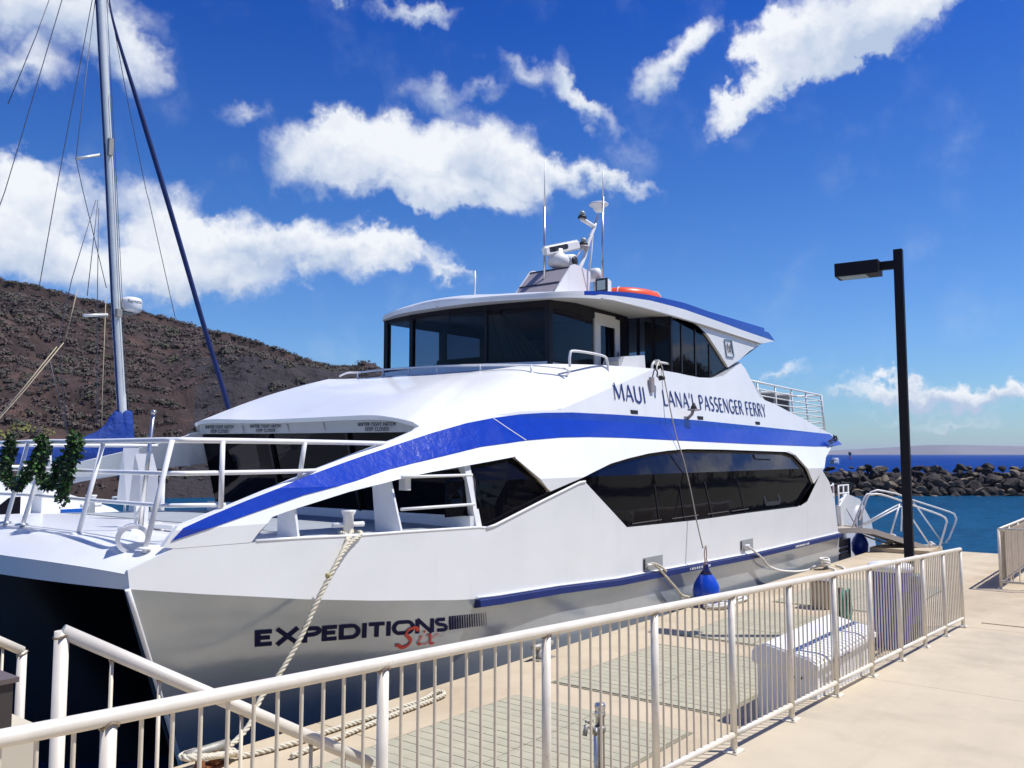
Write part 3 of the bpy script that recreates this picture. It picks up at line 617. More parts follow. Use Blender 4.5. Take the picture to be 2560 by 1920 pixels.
def strokes(body, quad, place, m, parent, stroke=.10, even=False, track=.10, depth=.0006, ax=1.0):
    """lettering drawn stroke by stroke as thin paint; every stroke lies a hair above the one before"""
    W_ = sum(GL[c][0]+track for c in body)-track
    bl, br, tl, tr = [Vector((*q, 0)) for q in quad]
    ratio = ((tl-bl).length)/max(1e-6, (br-bl).length)*W_     # x-unit versus y-unit on the surface
    mb = MB(); x = 0; k = 0
    for c in body:
        w, st = GL[c]
        for wt, P in st:
            hw = stroke*(1.0 if even else wt)/2; k = (k+1) % 3; L = []; Rr = []
            flat = len(P) > 2 or abs(P[0][1]-P[1][1]) < .01
            if stroke > .15 and flat: P = [(a, max(hw*.95, min(1-hw*.95, b))) for a, b in P]
            P = [Vector((a, b)) for a, b in P]
            for i, p in enumerate(P):
                d = (P[min(i+1, len(P)-1)]-P[max(i-1, 0)]); d = Vector((d.x/ratio if ratio else d.x, d.y)).normalized()
                n_ = Vector((-d.y*ratio*ax, d.x))*hw
                L.append(p+n_); Rr.append(p-n_)
            vs = []
            for p in L+Rr:
                u = (x+p.x)/W_; v = p.y; q = (bl*(1-u)+br*u)*(1-v)+(tl*(1-u)+tr*u)*v
                s = place(q.x, q.y); vs.append(Vector(s)+PUSH*0+getattr(place, 'nrm', Vector((0, -1, 0)))*depth*k)
            n_ = len(P); mb.add(vs, [(i, i+1, n_+i+1, n_+i) for i in range(n_-1)])
        x += w+track
    me = bpy.data.meshes.new('lettering'); me.from_pydata([tuple(p) for p in mb.v], [], mb.f); me.materials.append(m)
    return link('lettering', me, parent)
PUSH = Vector((0, 0, 0))
# ------------------------------------------------------------------ the setting
def ring_plane(r0, r1, z, n=96, rings=14, a0=0, a1=2*math.pi):
    mb = MB()
    mb.grid(lambda u, v: ((r0+(r1-r0)*v**3)*math.cos(a0+(a1-a0)*u), (r0+(r1-r0)*v**3)*math.sin(a0+(a1-a0)*u), z), n, rings, sm=False); return mb
mb = MB(); mb.grid(lambda u, v: ((.05+99*v)*math.cos(2*math.pi*u)+10, (.05+99*v)*math.sin(2*math.pi*u)+10, -1.2), 48, 12, sm=False)
o = mb.build('harbour_water', M['harbour']); struct(o)
mb = MB(); mb.grid(lambda u, v: ((60+9000*v**3)*math.cos(2*math.pi*u)+10, (60+9000*v**3)*math.sin(2*math.pi*u)+10, -1.215), 96, 20, sm=False)
o = mb.build('sea', M['sea']); struct(o)
# land behind the camera
mb = MB(); mb.box(-80, 420, -420, -3.2, -3, -.05)
struct(mb.build('ground', M['land']))

# pier: slab with square edges; thin expansion joints recessed
EY = 6.27
mb = MB(); PX1 = 23.9
mb.box(-14, 5.2, -3, EY, -2.6, 0)
for a, b in ((5.21, 13.58), (13.59, 18.4), (18.41, PX1)): mb.box(a, b, -3, EY, -2.6, 0)
mb.box(-14, PX1-.01, EY-.11, EY+.02, -.34, -.06)        # timber-look kerb line under the lip
mb.box(22.5, PX1, 4.9, EY, 0, .10)
mb.box(14.0, PX1+.05, -3, 2.4, 0.0, .012)
pier = mb.build('pier', M['concrete']); struct(pier)
struct(pier)
# walkway ramp: falls 4.6 % along the railing
zr = lambda X: max(0.623-.0457*X, 0.014)
RY = 2.70
mb = MB(); xs = [-14, -8, -4, 0, 4.6, 9.0, 13.35]
for a, b in zip(xs, xs[1:]):
    a += .006; P = [(a, -3.2, -.4), (b, -3.2, -.4), (b, RY, -.4), (a, RY, -.4), (a, -3.2, zr(a)), (b, -3.2, zr(b)), (b, RY, zr(b)), (a, RY, zr(a))]
    mb.add(P, [(0,3,2,1),(4,5,6,7),(0,1,5,4),(1,2,6,5),(2,3,7,6),(3,0,4,7)])
walkway = mb.build('walkway', M['walk']); struct(walkway)

# deck boards let into the pier (three panels, two rows of boards each)
def boards(x0, x1, y0, ym, y1, pitch=.14):
    fr = MB(); fr.box(x0-.03, x1+.03, y0-.03, y1+.03, .002, .006); o = fr.build('panel_recess', M['gapdark'], pier)
    n = int((x1-x0)/pitch); me = {}
    for row, (a, b) in enumerate(((y0, ym-.006), (ym+.006, y1))):
        q = MB(); w = pitch-.008; q.box(-w/2, w/2, a-(a+b)/2, b-(a+b)/2, 0, .009)
        me[row] = [q.mesh('deck_board', M['plank']), q.mesh('deck_board', M['plank2'])]
        for i in range(n):
            link('deck_board', me[row][0 if random.random() < .6 else 1], pier, (x0+pitch*(i+.5), (a+b)/2+random.uniform(-.004, .004), .006+random.uniform(-.001, .001)))
boards(3.2, 6.98, 3.50, 4.42, 5.38); boards(7.63, 9.93, 3.50, 4.42, 5.38); boards(10.62, 13.0, 3.5, 4.42, 5.40); boards(13.9, 17.2, 3.5, 4.42, 5.4)

# ------------------------------------------------------------------ breakwater of boulders
def boulder(seed, m, sub=2):
    rnd = random.Random(seed); bm = bmesh.new(); bmesh.ops.create_icosphere(bm, subdivisions=sub, radius=1)
    for k in range(17):                                   # planar cuts give flat broken faces
        n = Vector((rnd.uniform(-1,1), rnd.uniform(-1,1), rnd.uniform(-.8,1))).normalized(); d = rnd.uniform(.36, .68)
        for v in bm.verts:
            e = v.co.dot(n)-d
            if e > 0: v.co -= n*e*.94
    sc = Vector((rnd.uniform(.9, 1.4), rnd.uniform(.8, 1.15), rnd.uniform(.6, .95)))
    for v in bm.verts: v.co = Vector((v.co.x*sc.x, v.co.y*sc.y, v.co.z*sc.z))*(1+.05*noise.noise(v.co*3))
    me = bpy.data.meshes.new('boulder'); bm.to_mesh(me); bm.free(); me.materials.append(m); return me
BM = [boulder(k, M['basalt'] if k % 4 else M['basalt2']) for k in range(14)]
cF = Vector((math.cos(_th), math.sin(_th), 0)); cR = Vector((math.sin(_th), -math.cos(_th), 0))
bw = thing('breakwater', 'long breakwater wall of dark piled boulders between the harbour and the sea', 'breakwater', cF*76+cR*36+Vector((0, 0, -1.2)))
core = MB()
core.grid(lambda u, v: tuple(cF*(75.6+7.5*v)+cR*(20+62*u)+Vector((0, 0, -2.0+2.5*min(1, v*2.6, (1.3-v)*2.4)+.25*math.sin(u*90+v*5)))), 70, 8, sm=False)
stuff(core.build('rubble_core', M['cliff'], bw))
cnt = 0
for lat_i in range(49):
    for row in range(6):
        lat = 25.5+lat_i*.86+random.uniform(-.35, .35)
        d = 74.6+row*.80+random.uniform(-.2, .2); s = random.choice((random.uniform(.34, .6), random.uniform(.6, .92)))*(1.12 if row < 4 else 1.0)
        z = -1.35+row*.50+random.uniform(-.12, .12)
        if row == 5: z -= .10; s *= .95
        o = link('boulder', random.choice(BM), bw, cF*d+cR*lat+Vector((0, 0, z)))
        o.rotation_euler = (random.uniform(-.5, .5), random.uniform(-.5, .5), random.uniform(0, 6.28)); o.scale = (s, s, s*random.uniform(.8, 1.1)); cnt += 1

# ------------------------------------------------------------------ hillside with scrub
RID = sorted(D['ridge'])
def ridge_t(a):
    if a <= RID[0][0]: return RID[0][1]
    return interp(a, RID)
def hill_pt(a, v):
    r0 = 76; r1 = 178
    r = r0+(r1-r0)*v
    zt = ridge_t(a)*178+2.41
    steep = max(0, min(1, (1.04-a)/.12))*max(0, min(1, (a-.60)/.1))
    vv = min(v, 1.0)
    prof = vv**.82
    if steep: prof = prof*(1-steep)+steep*(min(1, vv*3.0)*.62+.38*vv)
    z = -1.4+(zt+1.4)*prof
    if v < .97: z = min(z, 2.41+ridge_t(a)*r*(.93-.10*(1-v)))
    if v > 1: z -= (v-1)*40
    p = Vector((r*math.cos(a), r*math.sin(a), 0))
    nz = noise.fractal(p*.045, 1.0, 2.0, 4)*2.4+noise.fractal(p*.25, 1.0, 2.1, 4)*.8
    k = min(1, vv*5)*(1-.8*max(0, vv-.8)/.2)
    return Vector((p.x, p.y, z+nz*k))
mb = MB(); mb.grid(lambda u, v: tuple(hill_pt(.50+1.15*u, v*1.35)), 330, 80, sm=False)
hill = mb.mesh('hillside', M['hill']); hill.materials.append(M['cliff'])
for p in hill.polygons:
    c = p.center; a = math.atan2(c.y, c.x); r = math.hypot(c.x, c.y)
    r0 = 76; v = (r-r0)/(178-r0)
    if .5 < a < 1.03+.05*noise.noise(c*.08) and v < .50+.16*noise.noise(c*.1): p.material_index = 1
struct(link('hillside', hill))
rnd = random.Random(11)
def clump(mb, c, s, n, leaf, flat=.7, rnd=rnd):
    for k in range(n):
        d = Vector((rnd.gauss(0, 1), rnd.gauss(0, 1), abs(rnd.gauss(0, .8)))).normalized()*rnd.uniform(.35, 1)*s; d.z *= flat
        nn = (d.normalized()+Vector((rnd.uniform(-.5,.5), rnd.uniform(-.5,.5), rnd.uniform(-.1,.7)))).normalized(); a = nn.cross(Vector((rnd.uniform(-1,1), rnd.uniform(-1,1), rnd.uniform(-1,1)))).normalized(); b = nn.cross(a)
        l = leaf*rnd.uniform(.6, 1.5); p = c+d
        mb.add([p-a*l, p+b*l*.7, p+a*l, p-b*l*.7], [(0,1,2,3)])
dry = MB(); grn = MB(); st = MB()
for i in range(6600):
    a = rnd.uniform(.60, 1.42); v = rnd.uniform(.02, 1.0)
    if rnd.random() < .10: v = rnd.uniform(.94, 1.01)
    cl = a < 1.03 and v < .50
    p = hill_pt(a, v)
    if cl and rnd.random() < .80: continue
    s = rnd.choice((rnd.uniform(.4, .9), rnd.uniform(.8, 1.6)))*(.55+.45*min(1, v*1.6))*(1.0 if v < .9 else .75)
    if rnd.random() < .17: clump(grn, p, s, 48, .10*s+.06, .62)
    else: clump(dry, p, s, 48, .10*s+.06, .62)
for i in range(2600):
    a = rnd.uniform(.60, 1.42); p = hill_pt(a, rnd.uniform(.0, 1)); s = rnd.uniform(.1, .38)
    q = [Vector((rnd.uniform(-1,1), rnd.uniform(-1,1), rnd.uniform(-.2,1)))*s+p for _ in range(5)]
    st.add(q, [(0,1,2),(0,2,3),(0,3,1),(1,2,4),(2,3,4),(3,1,4)])
stuff(dry.build('dry_scrub', M['dryshrub']), 'dry brown scrub covering the red hillside behind the boats', 'scrub')
stuff(grn.build('green_scrub', M['greenshrub']), 'olive green bushes scattered over the red hillside', 'scrub')
stuff(st.build('hill_stones', M['stone']), 'loose red brown stones lying on the hillside', 'stones')
# the rounded green bush at the foot of the hill, left
gb = MB(); bc = Vector((90*math.cos(1.187), 90*math.sin(1.187), 2.2))
for k in range(34):
    w = rnd.uniform(-1, 1); clump(gb, bc+Vector((w*4.6, rnd.gauss(0, 1.2), rnd.uniform(-1, 2.6*(1-w*w)))), 1.5, 110, .17)
tag(gb.build('green_bush', mat('yellow_green_bush', (.14, .15, .035), .9, var=.35, vscale=.5)), 'large rounded yellow green bush at the foot of the brown hill', 'bush')  # yellow green with random variation, for this bush alone

# far island across the channel
mb = MB(); isl = sorted(D['islpx']); prof = [(-.35, .004), (-.2, .006), (-.02, .0075)]+isl+[(.34, .0016), (.40, .0)]
prof = sorted(prof)
DI = 5600
def isle(u, v):
    a = prof[0][0]+(prof[-1][0]-prof[0][0])*u; h = interp(a, prof)*DI; r = DI+700*v
    zz = -2+(h+2+2.4)*math.sin(min(1, v*1.6)*math.pi/2)*(1 if v < .7 else 1-(v-.7)*.5)
    return (r*math.cos(a), r*math.sin(a), zz+(noise.noise(Vector((a*60, v*3, 0)))*1.5 if v > .1 else 0))
mb.grid(isle, 160, 8); struct(mb.build('distant_island', M['isle']))

# trees on shore behind the camera (mirrored in the cabin windows)
tb = MB(); rr = random.Random(5)
for k in range(46):
    x = -20+k*4.2+rr.uniform(-1.5, 1.5); y = -20+rr.uniform(-4, 3); h = rr.uniform(6.5, 10.5)
    tb.tube([(x, y, -.1), (x+.3, y, h*.6)], [.25, .12], 6)
    for q in range(12): clump(tb, Vector((x+rr.gauss(0, 1.5), y+rr.gauss(0, 1.2), h*.25+rr.uniform(0, h*.75))), 1.8, 70, .42, .9, rr)
stuff(tb.build('shore_trees', M['tree']), 'row of dark green trees on the shore behind the walkway', 'trees')

# haze: one closed box of thin pale air round everything
hz = MB(); hz.box(-9500, 9500, -9500, 9500, -4.5, 75)
hm = bpy.data.materials.new('pale_sea_haze'); hm.use_nodes = True; q = NG(hm.node_tree); hm.node_tree.nodes.clear()
pv = q.n('ShaderNodeVolumePrincipled'); pv.inputs['Color'].default_value = (.80, .86, 1.0, 1); pv.inputs['Density'].default_value = HAZE
pv.inputs['Anisotropy'].default_value = .2
q.link(pv.outputs[0], q.n('ShaderNodeOutputMaterial').inputs['Volume'])
if HAZE > 0:
    ho = hz.build('haze', hm); stuff(ho)
# ------------------------------------------------------------------ the ferry
FE = thing('passenger_ferry', 'large white passenger catamaran ferry with blue swoosh moored along the pier', 'ferry', (12, YC, -1.2))
mir = lambda p: (p[0], 2*YC-p[1], p[2])
# hull halves: outer plating, with the deck line knuckle above
def hull(mirror, m, name):
    mb = MB()
    def f(u, v):
        z0 = None
        # stem: from (3.47, 1.38) down and aft
        s = v; xs = 3.47+1.50*s
        X = xs+(20.6-xs)*(u**1.35)
        z = zk(X)+(-1.45-zk(X))*s
        y = Yhull(X, z)
        if mirror: y = 2*YC-y
        return (X, y, z)
    mb.grid(f, 60, 16)
    return mb.build(name, m, FE)
side = hull(False, M['hull'], 'hull_side')
hull(True, M['hull'], 'hull_side')
mb = MB()
for mi in (False, True):
    def inner(u, v):
        s = v; xs = 3.475+1.50*s; X = xs+(20.6-xs)*(u**1.35); z = zk(X)-.01+(-1.45-zk(X))*s
        t = min(1, u*9); y = Yhull(X, z)+.03+(1.15*t+.15*t*(1-s))
        return mir((X, y, z)) if mi else (X, y, z)
    mb.grid(inner, 50, 8)
mb.build('tunnel_side', M['tunnelshade'], FE)
mb = MB(); mb.grid(lambda u, v: (3.50+17*u, 6.5+5.3*v, (1.36-.85*min(1, u*2.2)) if u > 0 else 1.37), 30, 10)
mb.build('wet_deck', M['tunnelshade'], FE)
mb = MB(); mb.box(20.45, 20.62, 6.75, 11.6, -1.45, .57); mb.build('transom', M['darkframe'], FE)
# stem plates: pale narrow edge at each bow
for mi in (False, True):
    mb = MB(); P = [(3.47+1.5*s-.015, Yhull(3.47+1.5*s, 1.38-2.83*s), 1.38-2.83*s) for s in [i/14 for i in range(15)]]
    mb.tube([mir(p) if mi else p for p in P], .022, 6); mb.build('stem_edge', M['whitetrim'], FE)
# upper and lower side plating
low = list(D['lower_skin']); upp = list(D['upper_skin'])
for mi in (False, True):
    skin('topside', low, M['white'], FE, 0, .03, mi, xs=(4, 5, 6, 8, 10, 12, 14, 16, 18))
    skin('upper_side', upp, M['white'], FE, -.002, .05, mi, xs=(5, 6, 7, 8, 9, 10, 12, 14, 16, 18, 20))
    skin('blue_stripe', D['stripe'], M['blue'], FE, -.010, .006, mi, xs=[4+.4*i for i in range(45)])
# thin rolled lip on the stripe seam
# glass behind the openings
gl = D['glass_fwd']
skin('forward_side_window', gl, M['glassd'], FE, .07, .02)
win = [(8.9, 1.80), (9.9, 1.99), (10.25, 1.60), (10.75, 1.25), (18.05, 1.25), (18.6, 1.42), (19.05, 1.75), (18.75, 2.25), (18.3, 2.50), (13.3, 2.56), (11.9, 2.48), (10.0, 2.22)]
skin('side_window_band', win, M['glass'], FE, .075, .02)
W2 = [(10.0, 2.0), (18.4, 2.0)]
# window frames: mullions and one open sash
for x in (11.35, 12.75, 14.1, 14.12):
    pass
def ribbon(name, P, w, m, off=.0, th=.02, parent=FE, surf=Yside):
    mb = MB()
    for (x0, z0), (x1, z1) in zip(P, P[1:]):
        d = Vector((x1-x0, 0, z1-z0)).normalized(); n = Vector((-d.z, 0, d.x))*w/2
        q = []
        for yy in (0, th):
            for (x, z, sg) in ((x0, z0, 1), (x1, z1, 1), (x1, z1, -1), (x0, z0, -1)):
                px, pz = x+n.x*sg, z+n.z*sg; q.append((px, surf(px, pz)+off+yy, pz))
        mb.add(q, [(0,1,2,3),(7,6,5,4),(0,4,5,1),(1,5,6,2),(2,6,7,3),(3,7,4,0)])
    return mb.build(name, m, parent)
for (xt, xb) in ((13.40, 13.95), (11.75, 12.05), (12.55, 12.9), (14.75, 15.35)):
    ribbon('window_joint', [(xb, 1.30), ((xt+xb)/2, 1.9), (xt, 2.50)], .022 if xt == 13.40 else .012, M['black'], .062, .012)
sash = [(16.18, 2.36), (16.9, 2.34), (17.06, 1.44), (16.33, 1.44)]
ribbon('window_sash', sash+[sash[0]], .075, mat('dark_grey_sash', (.03, .03, .032), .45), .050, .02)
for a, b in ((11.2, 12.1), (12.45, 13.4), (13.75, 14.6), (14.75, 15.5)):
    ribbon('seat_back_line', [(a, 1.385), (b, 1.392)], .014, mat('dim_sill', (.10, .09, .09), .5), .064, .008)
# dark frame lines along the aft end of the glass
ribbon('window_trim', [(17.95, 2.475), (18.29, 2.40), (18.47, 2.2), (18.94, 1.77)], .02, M['greywall'], -.006, .02)
ribbon('window_trim', [(8.46, 2.374), (9.006, 1.935)], .02, mat('brown_trim', (.20, .15, .10), .5), -.006, .03)
# rubbing strake
rub = [p for p in D['knuckle'] if p[0] >= 7.5]
mb = MB(); P = [(x, Yside(x, z)-.05, z-.045) for x, z in rub]
for a, b in zip(P, P[1:]):
    a = Vector(a); b = Vector(b); mb.add([a+Vector((0, .07, .05)), a+Vector((0, -.02, .035)), a+Vector((0, -.03, -.04)), a+Vector((0, .07, -.06)),
            b+Vector((0, .07, .05)), b+Vector((0, -.02, .035)), b+Vector((0, -.03, -.04)), b+Vector((0, .07, -.06))],
            [(0,1,5,4),(1,2,6,5),(2,3,7,6),(0,3,2,1),(4,5,6,7)])
mb.build('rubbing_strake', M['rub'], FE)
mb = MB(); mb.tube([(x, Yside(x, z)-.015, z+.012) for x, z in rub], .016, 6); mb.build('strake_cap', M['whitetrim'], FE)
# scuffs of maker print on the strake
for x0, x1 in ((12.75, 13.5), (17.5, 18.3)):
    mb = MB(); rr2 = random.Random(int(x0))
    x = x0
    while x < x1:
        w = rr2.uniform(.02, .06); z = interp(x, rub)-.045; mb.box(x, x+w, 6.40-.084, 6.40-.081, z-.018, z+.018); x += w+rr2.uniform(.01, .04)
    mb.build('strake_print', M['offwhite'], FE)

# lettering on the hull and the side
onside = lambda X, z: (X, Yside(X, z)-.012, z)
onhull = lambda X, z: (X, Yhull(X, z)-.006, z)
q = D['txt_exp']; strokes('EXPEDITIONS', [q[0], q[1], q[2], q[3]], onhull, M['navy2'], side, stroke=.25, even=True, track=.0, ax=1.45)
q = D['txt_six']; strokes('six', [(q[0][0]-.03, q[0][1]), (q[1][0]-.10, q[1][1]), (q[2][0]+.09, q[2][1]), (q[3][0]+.02, q[3][1]+.08)], lambda X, z: (X, Yhull(X, z)-.012, z), M['red'], side, stroke=.085, track=.06)
mb = MB(); q = D['txt_bars']
for i in range(16):
    a = i/15.5; w = .030*(1-i/17)+.003
    x0 = q[0][0]*(1-a)+q[1][0]*a; zb = q[0][1]*(1-a)+q[1][1]*a; zt = q[2][1]*(1-a)+q[3][1]*a; xt = x0-.05
    mb.add([onhull(x0, zb), onhull(x0+w, zb), onhull(xt+w, zt), onhull(xt, zt)], [(0,1,2,3)])
mb.build('lettering_bars', M['navy2'], side)
us = [o for o in FE.children if o.name.startswith('upper_side')][0]
base = lambda X: 3.246+(3.18-3.246)*(X-11.408)/(17.507-11.408); top = lambda X: 3.513+(3.456-3.513)*(X-11.484)/(17.637-11.484)
for w_, a, b, z0, z1 in (('MAUI', 11.42, 12.42, 0, 1), ('-', 12.66, 12.86, .42, .52), ("LANA'I", 13.02, 14.18, 0, 1), ('PASSENGER', 14.40, 16.36, 0, 1), ('FERRY', 16.50, 17.55, 0, 1)):
    f = lambda X, k: base(X)+(top(X)-base(X))*k
    if w_ == '-': strokes('I', [(a, f(a, z0)), (b, f(b, z0)), (a, f(a, z1)), (b, f(b, z1))], onside, M['navy'], us, stroke=.9, track=0)
    else: strokes(w_, [(a, f(a, z0)), (b, f(b, z0)), (a, f(a, z1)), (b, f(b, z1))], onside, M['navy'], us, stroke=.125)
# little dark scuppers along the blue stripe
for X, z in ((11.98, 3.075), (14.35, 3.06), (17.0, 3.04)):
    mb = MB(); y = Yside(X, z); mb.box(X-.11, X+.11, y-.012, y+.01, z-.03, z+.03); mb.build('scupper', M['black'], FE)

# foredeck
def zdeck(X): return interp(X, [(3.2, 1.46), (3.47, 1.50), (3.62, 1.585), (3.85, 1.665), (5.0, 1.655), (6.0, 1.60), (7.0, 1.565), (7.7, 1.545)])
def xfront(y): return 3.47-.26*(1-min(1, abs((y-YC)/2.72))**2.2)
def deck(u, v):
    y = 6.44+(2*(YC-6.44))*v; x0 = xfront(y); X = x0+(7.75-x0)*u
    Xr = 3.47+(7.75-3.47)*u; edge = 1-abs((y-YC)/2.71)**4
    return (X, y, zdeck(Xr)-.012+.05*edge)
mb = MB(); mb.grid(deck, 60, 30); mb.build('foredeck', M['white'], FE)
mb = MB(); mb.grid(lambda u, v: (lambda y: (xfront(y)-.012+.02*v, y, (zdeck(3.47)+.05*(1-abs((y-YC)/2.71)**4)-.012)*(1-v)+1.372*v))(6.44+(2*(YC-6.44))*u), 40, 3)
mb.build('bow_band', M['white'], FE)
for mi in (False, True):        # rounded bow corner
    mb = MB(); mb.grid(lambda u, v: (lambda p: mir(p) if mi else p)((3.47+.06*(1-math.cos(u*math.pi/2))-.012, 6.46-.06*math.sin(u*math.pi/2), 1.372+(1.51-1.372)*v)), 6, 2); mb.build('bow_corner', M['white'], FE)
# grey sheet laid over the after part of the foredeck
mb = MB(); mb.grid(lambda u, v: (lambda p: (p[0], p[1], p[2]+.006))(deck(.42+.58*u, .015+.97*v)), 20, 14); mb.build('deck_grey', M['greydeck'], FE)

# cabin front behind the visor
mb = MB(); mb.box(7.52, 7.62, 6.46, 11.7, 1.5, 1.70); mb.build('coaming', M['whitetrim'], FE)
mb = MB(); mb.grid(lambda u, v: (7.56-.26*v, 6.50+.58*v+(5.05-.58*v)*u, 1.69+1.0*v), 8, 4); mb.build('cabin_front_glass', M['glassd'], FE)
for y in (8.3, 9.9):
    mb = MB(); mb.obox((7.40, y, 2.18), (.015, 0, 0), (0, .022, 0), (-.13*.98, 0, .49)); mb.build('front_mullion', M['darkframe'], FE)
# visor: lip, text band, soffit
SX, SZ = D['skin_seam'][-1]
LT = [(7.2, 11.56, 2.815)]+[(7.10, y, z) for y, z in D['lip_top'][:-1]]+[(SX, Yside(SX, SZ)-.001, SZ)]
LB = [(7.22, 11.52, 2.765)]+[(7.115, y, z) for y, z in D['lip_bot'][:-1]]+[(SX+.03, Yside(SX, SZ)+.02, SZ-.03)]
BB = [(7.2, y, z) for y, z in [(11.56, 2.70)]+D['band_bot']]
n = 48; a = resample(smoothpath(LT, 6), n); b = resample(smoothpath(LB, 6), n); c_ = resample(BB, n)
mb = MB(); mb.grid(lambda u, v: tuple(a[round(u*(n-1))].lerp(b[round(u*(n-1))], v)), n-1, 1); mb.build('visor_lip', M['white'], FE)
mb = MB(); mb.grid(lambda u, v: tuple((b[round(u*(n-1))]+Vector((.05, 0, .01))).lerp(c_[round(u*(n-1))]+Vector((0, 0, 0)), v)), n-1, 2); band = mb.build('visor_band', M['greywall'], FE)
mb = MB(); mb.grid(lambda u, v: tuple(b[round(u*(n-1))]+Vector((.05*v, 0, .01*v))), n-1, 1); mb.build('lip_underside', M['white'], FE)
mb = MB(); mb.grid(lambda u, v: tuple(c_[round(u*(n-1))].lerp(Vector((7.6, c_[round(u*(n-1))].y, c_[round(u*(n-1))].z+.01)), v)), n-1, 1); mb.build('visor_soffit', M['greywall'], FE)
for q in D['txt_wth']:
    mid = lambda p, r: (p[0]*.5+r[0]*.5, p[1]*.5+r[1]*.5)
    l, r_ = mid(q[0], q[2]), mid(q[1], q[3])
    pl = lambda y, z: (7.172, y, z)
    pl2 = lambda y, z: (7.160, y, z)
    strokes('WATER TIGHT HATCH', [(l[0], l[1]+.008), (r_[0], r_[1]+.008), q[2], q[3]], pl2, M['black'], band, stroke=.23, even=True)
    w = (r_[0]-l[0])
    strokes('KEEP CLOSED', [(q[0][0]+w*.20, q[0][1]), (q[1][0]-w*.17, q[1][1]), (l[0]+w*.20, l[1]-.008), (r_[0]-w*.17, r_[1]-.008)], pl2, M['black'], band, stroke=.23, even=True)
for y in (10.35, 9.35, 8.62):
    mb = MB(); mb.prism([(7.14, 2.80), (7.19, 2.80), (7.19, 2.70)], y-.012, y+.012); mb.build('visor_bracket', M['greywall'], FE)

# coachroof
B1 = [(9.43, 11.25, 3.66), (9.68, 10.8, 3.664), (9.68, 10.2, 3.66), (9.66, 9.6, 3.654), (9.68, 9.0, 3.64), (9.62, 8.1, 3.615)]
B2 = [(9.62, 8.1, 3.615), (9.95, 7.75, 3.69), (10.38, 7.5, 3.75), (11.2, 7.2, 3.79), (12.0, 7.08, 3.82), (12.872, 6.99, 3.846)]
G_ = [(x, Yside(x, z)-.001, z) for x, z in D['skin_seam']][::-1]
n1 = 40; F1 = resample(smoothpath(LT, 6), n1); R1 = resample(smoothpath(B1, 6), n1)
F2 = resample(G_, n1); R2 = resample(smoothpath(B2, 6), n1)
def loft(A, Bq, bulge):
    def f(u, v):
        i = round(u*(n1-1)); p = A[i].lerp(Bq[i], v); p = p+Vector((0, 0, bulge(u)*math.sin(math.pi*v))); return tuple(p)
    return f
mb = MB(); mb.grid(loft(F1, R1, lambda u: .075*min(1, 6*(1-u)+.35)), n1-1, 14); mb.grid(loft(F2, R2, lambda u: .03*(1-u)), n1-1, 14)
cr = mb.build('coachroof', M['white'], FE)
bm = bmesh.new(); bm.from_mesh(cr.data); bmesh.ops.remove_doubles(bm, verts=bm.verts, dist=.01); bmesh.ops.recalc_face_normals(bm, faces=bm.faces)
for f in bm.faces: f.smooth = True
bm.to_mesh(cr.data); bm.free()
# far edge skirt and upper deck
mb = MB(); mb.grid(lambda u, v: ((lambda P: (P[0], P[1]+.25*v, P[2]-.6*v))(resample([(7.2, 11.5, 2.815), (8.4, 11.42, 3.30), (9.43, 11.25, 3.66), (13.0, 11.3, 3.84)], 21)[round(u*20)])), 20, 2); mb.build('coachroof_side', M['white'], FE)
mb = MB(); mb.add([(9.43, 11.25, 3.655), (9.68, 10.8, 3.655), (9.66, 9.6, 3.645), (9.62, 8.1, 3.605), (9.95, 7.75, 3.68), (10.38, 7.5, 3.74), (11.2, 7.2, 3.78), (12.87, 6.99, 3.83), (13.6, 7.1, 3.70), (13.6, 11.3, 3.70), (12, 11.3, 3.70)], [tuple(range(11))]); mb.build('wheelhouse_deck', M['white'], FE)
mb = MB(); mb.box(13.0, 20.3, 7.02, 11.25, 2.98, 3.02); mb.build('upper_deck', M['greydeck'], FE)

# coachroof hand rail
rp = [(9.50, 11.05, 3.70), (9.60, 10.95, 3.76), (9.70, 10.8, 3.765), (9.70, 10.2, 3.775), (9.68, 9.6, 3.765), (9.69, 9.0, 3.757), (9.66, 8.1, 3.715), (9.97, 7.4, 3.69), (10.3, 7.2, 3.675), (10.50, 7.14, 3.655), (10.55, 7.14, 3.615), (10.50, 7.15, 3.57)]
mb = MB(); mb.tube(smoothpath(rp, 6), .016, 8); mb.build('coachroof_rail', M['whitetrim'], FE)
for (x, y, z, zt) in ((9.69, 10.8, 3.64, 3.762), (9.69, 10.2, 3.64, 3.772), (9.67, 9.6, 3.63, 3.762), (9.68, 9.0, 3.62, 3.755), (9.65, 8.1, 3.59, 3.712), (9.96, 7.4, 3.56, 3.686)):
    mb = MB(); mb.tube([(x, y, z), (x, y, zt)], .016, 6); mb.lathe([(.04, z+.0), (.04, z+.028), (.018, z+.036)], (x, y, 0), 10); mb.build('rail_post', M['whitetrim'], FE)
# grab hoops on the bulwark
for xa, xb, z0, z1 in ((10.48, 11.55, 3.74, 3.94), (12.98, 13.82, 3.82, 3.985)):
    mb = MB(); mb.tube(smoothpath([(xa, 7.08, z0-.05), (xa+.01, 7.08, z1-.07), (xa+.14, 7.08, z1), (xb-.16, 7.08, z1), (xb-.02, 7.08, z1-.08), (xb, 7.08, z0-.05)], 5), .020, 8); mb.build('grab_hoop', M['whitetrim'], FE)
mb = MB(); mb.prism([(12.15, 3.78), (12.30, 4.02), (12.98, 4.10), (13.02, 3.80)], 7.22, 7.60); mb.build('vent_cowl', M['whitetrim'], FE)
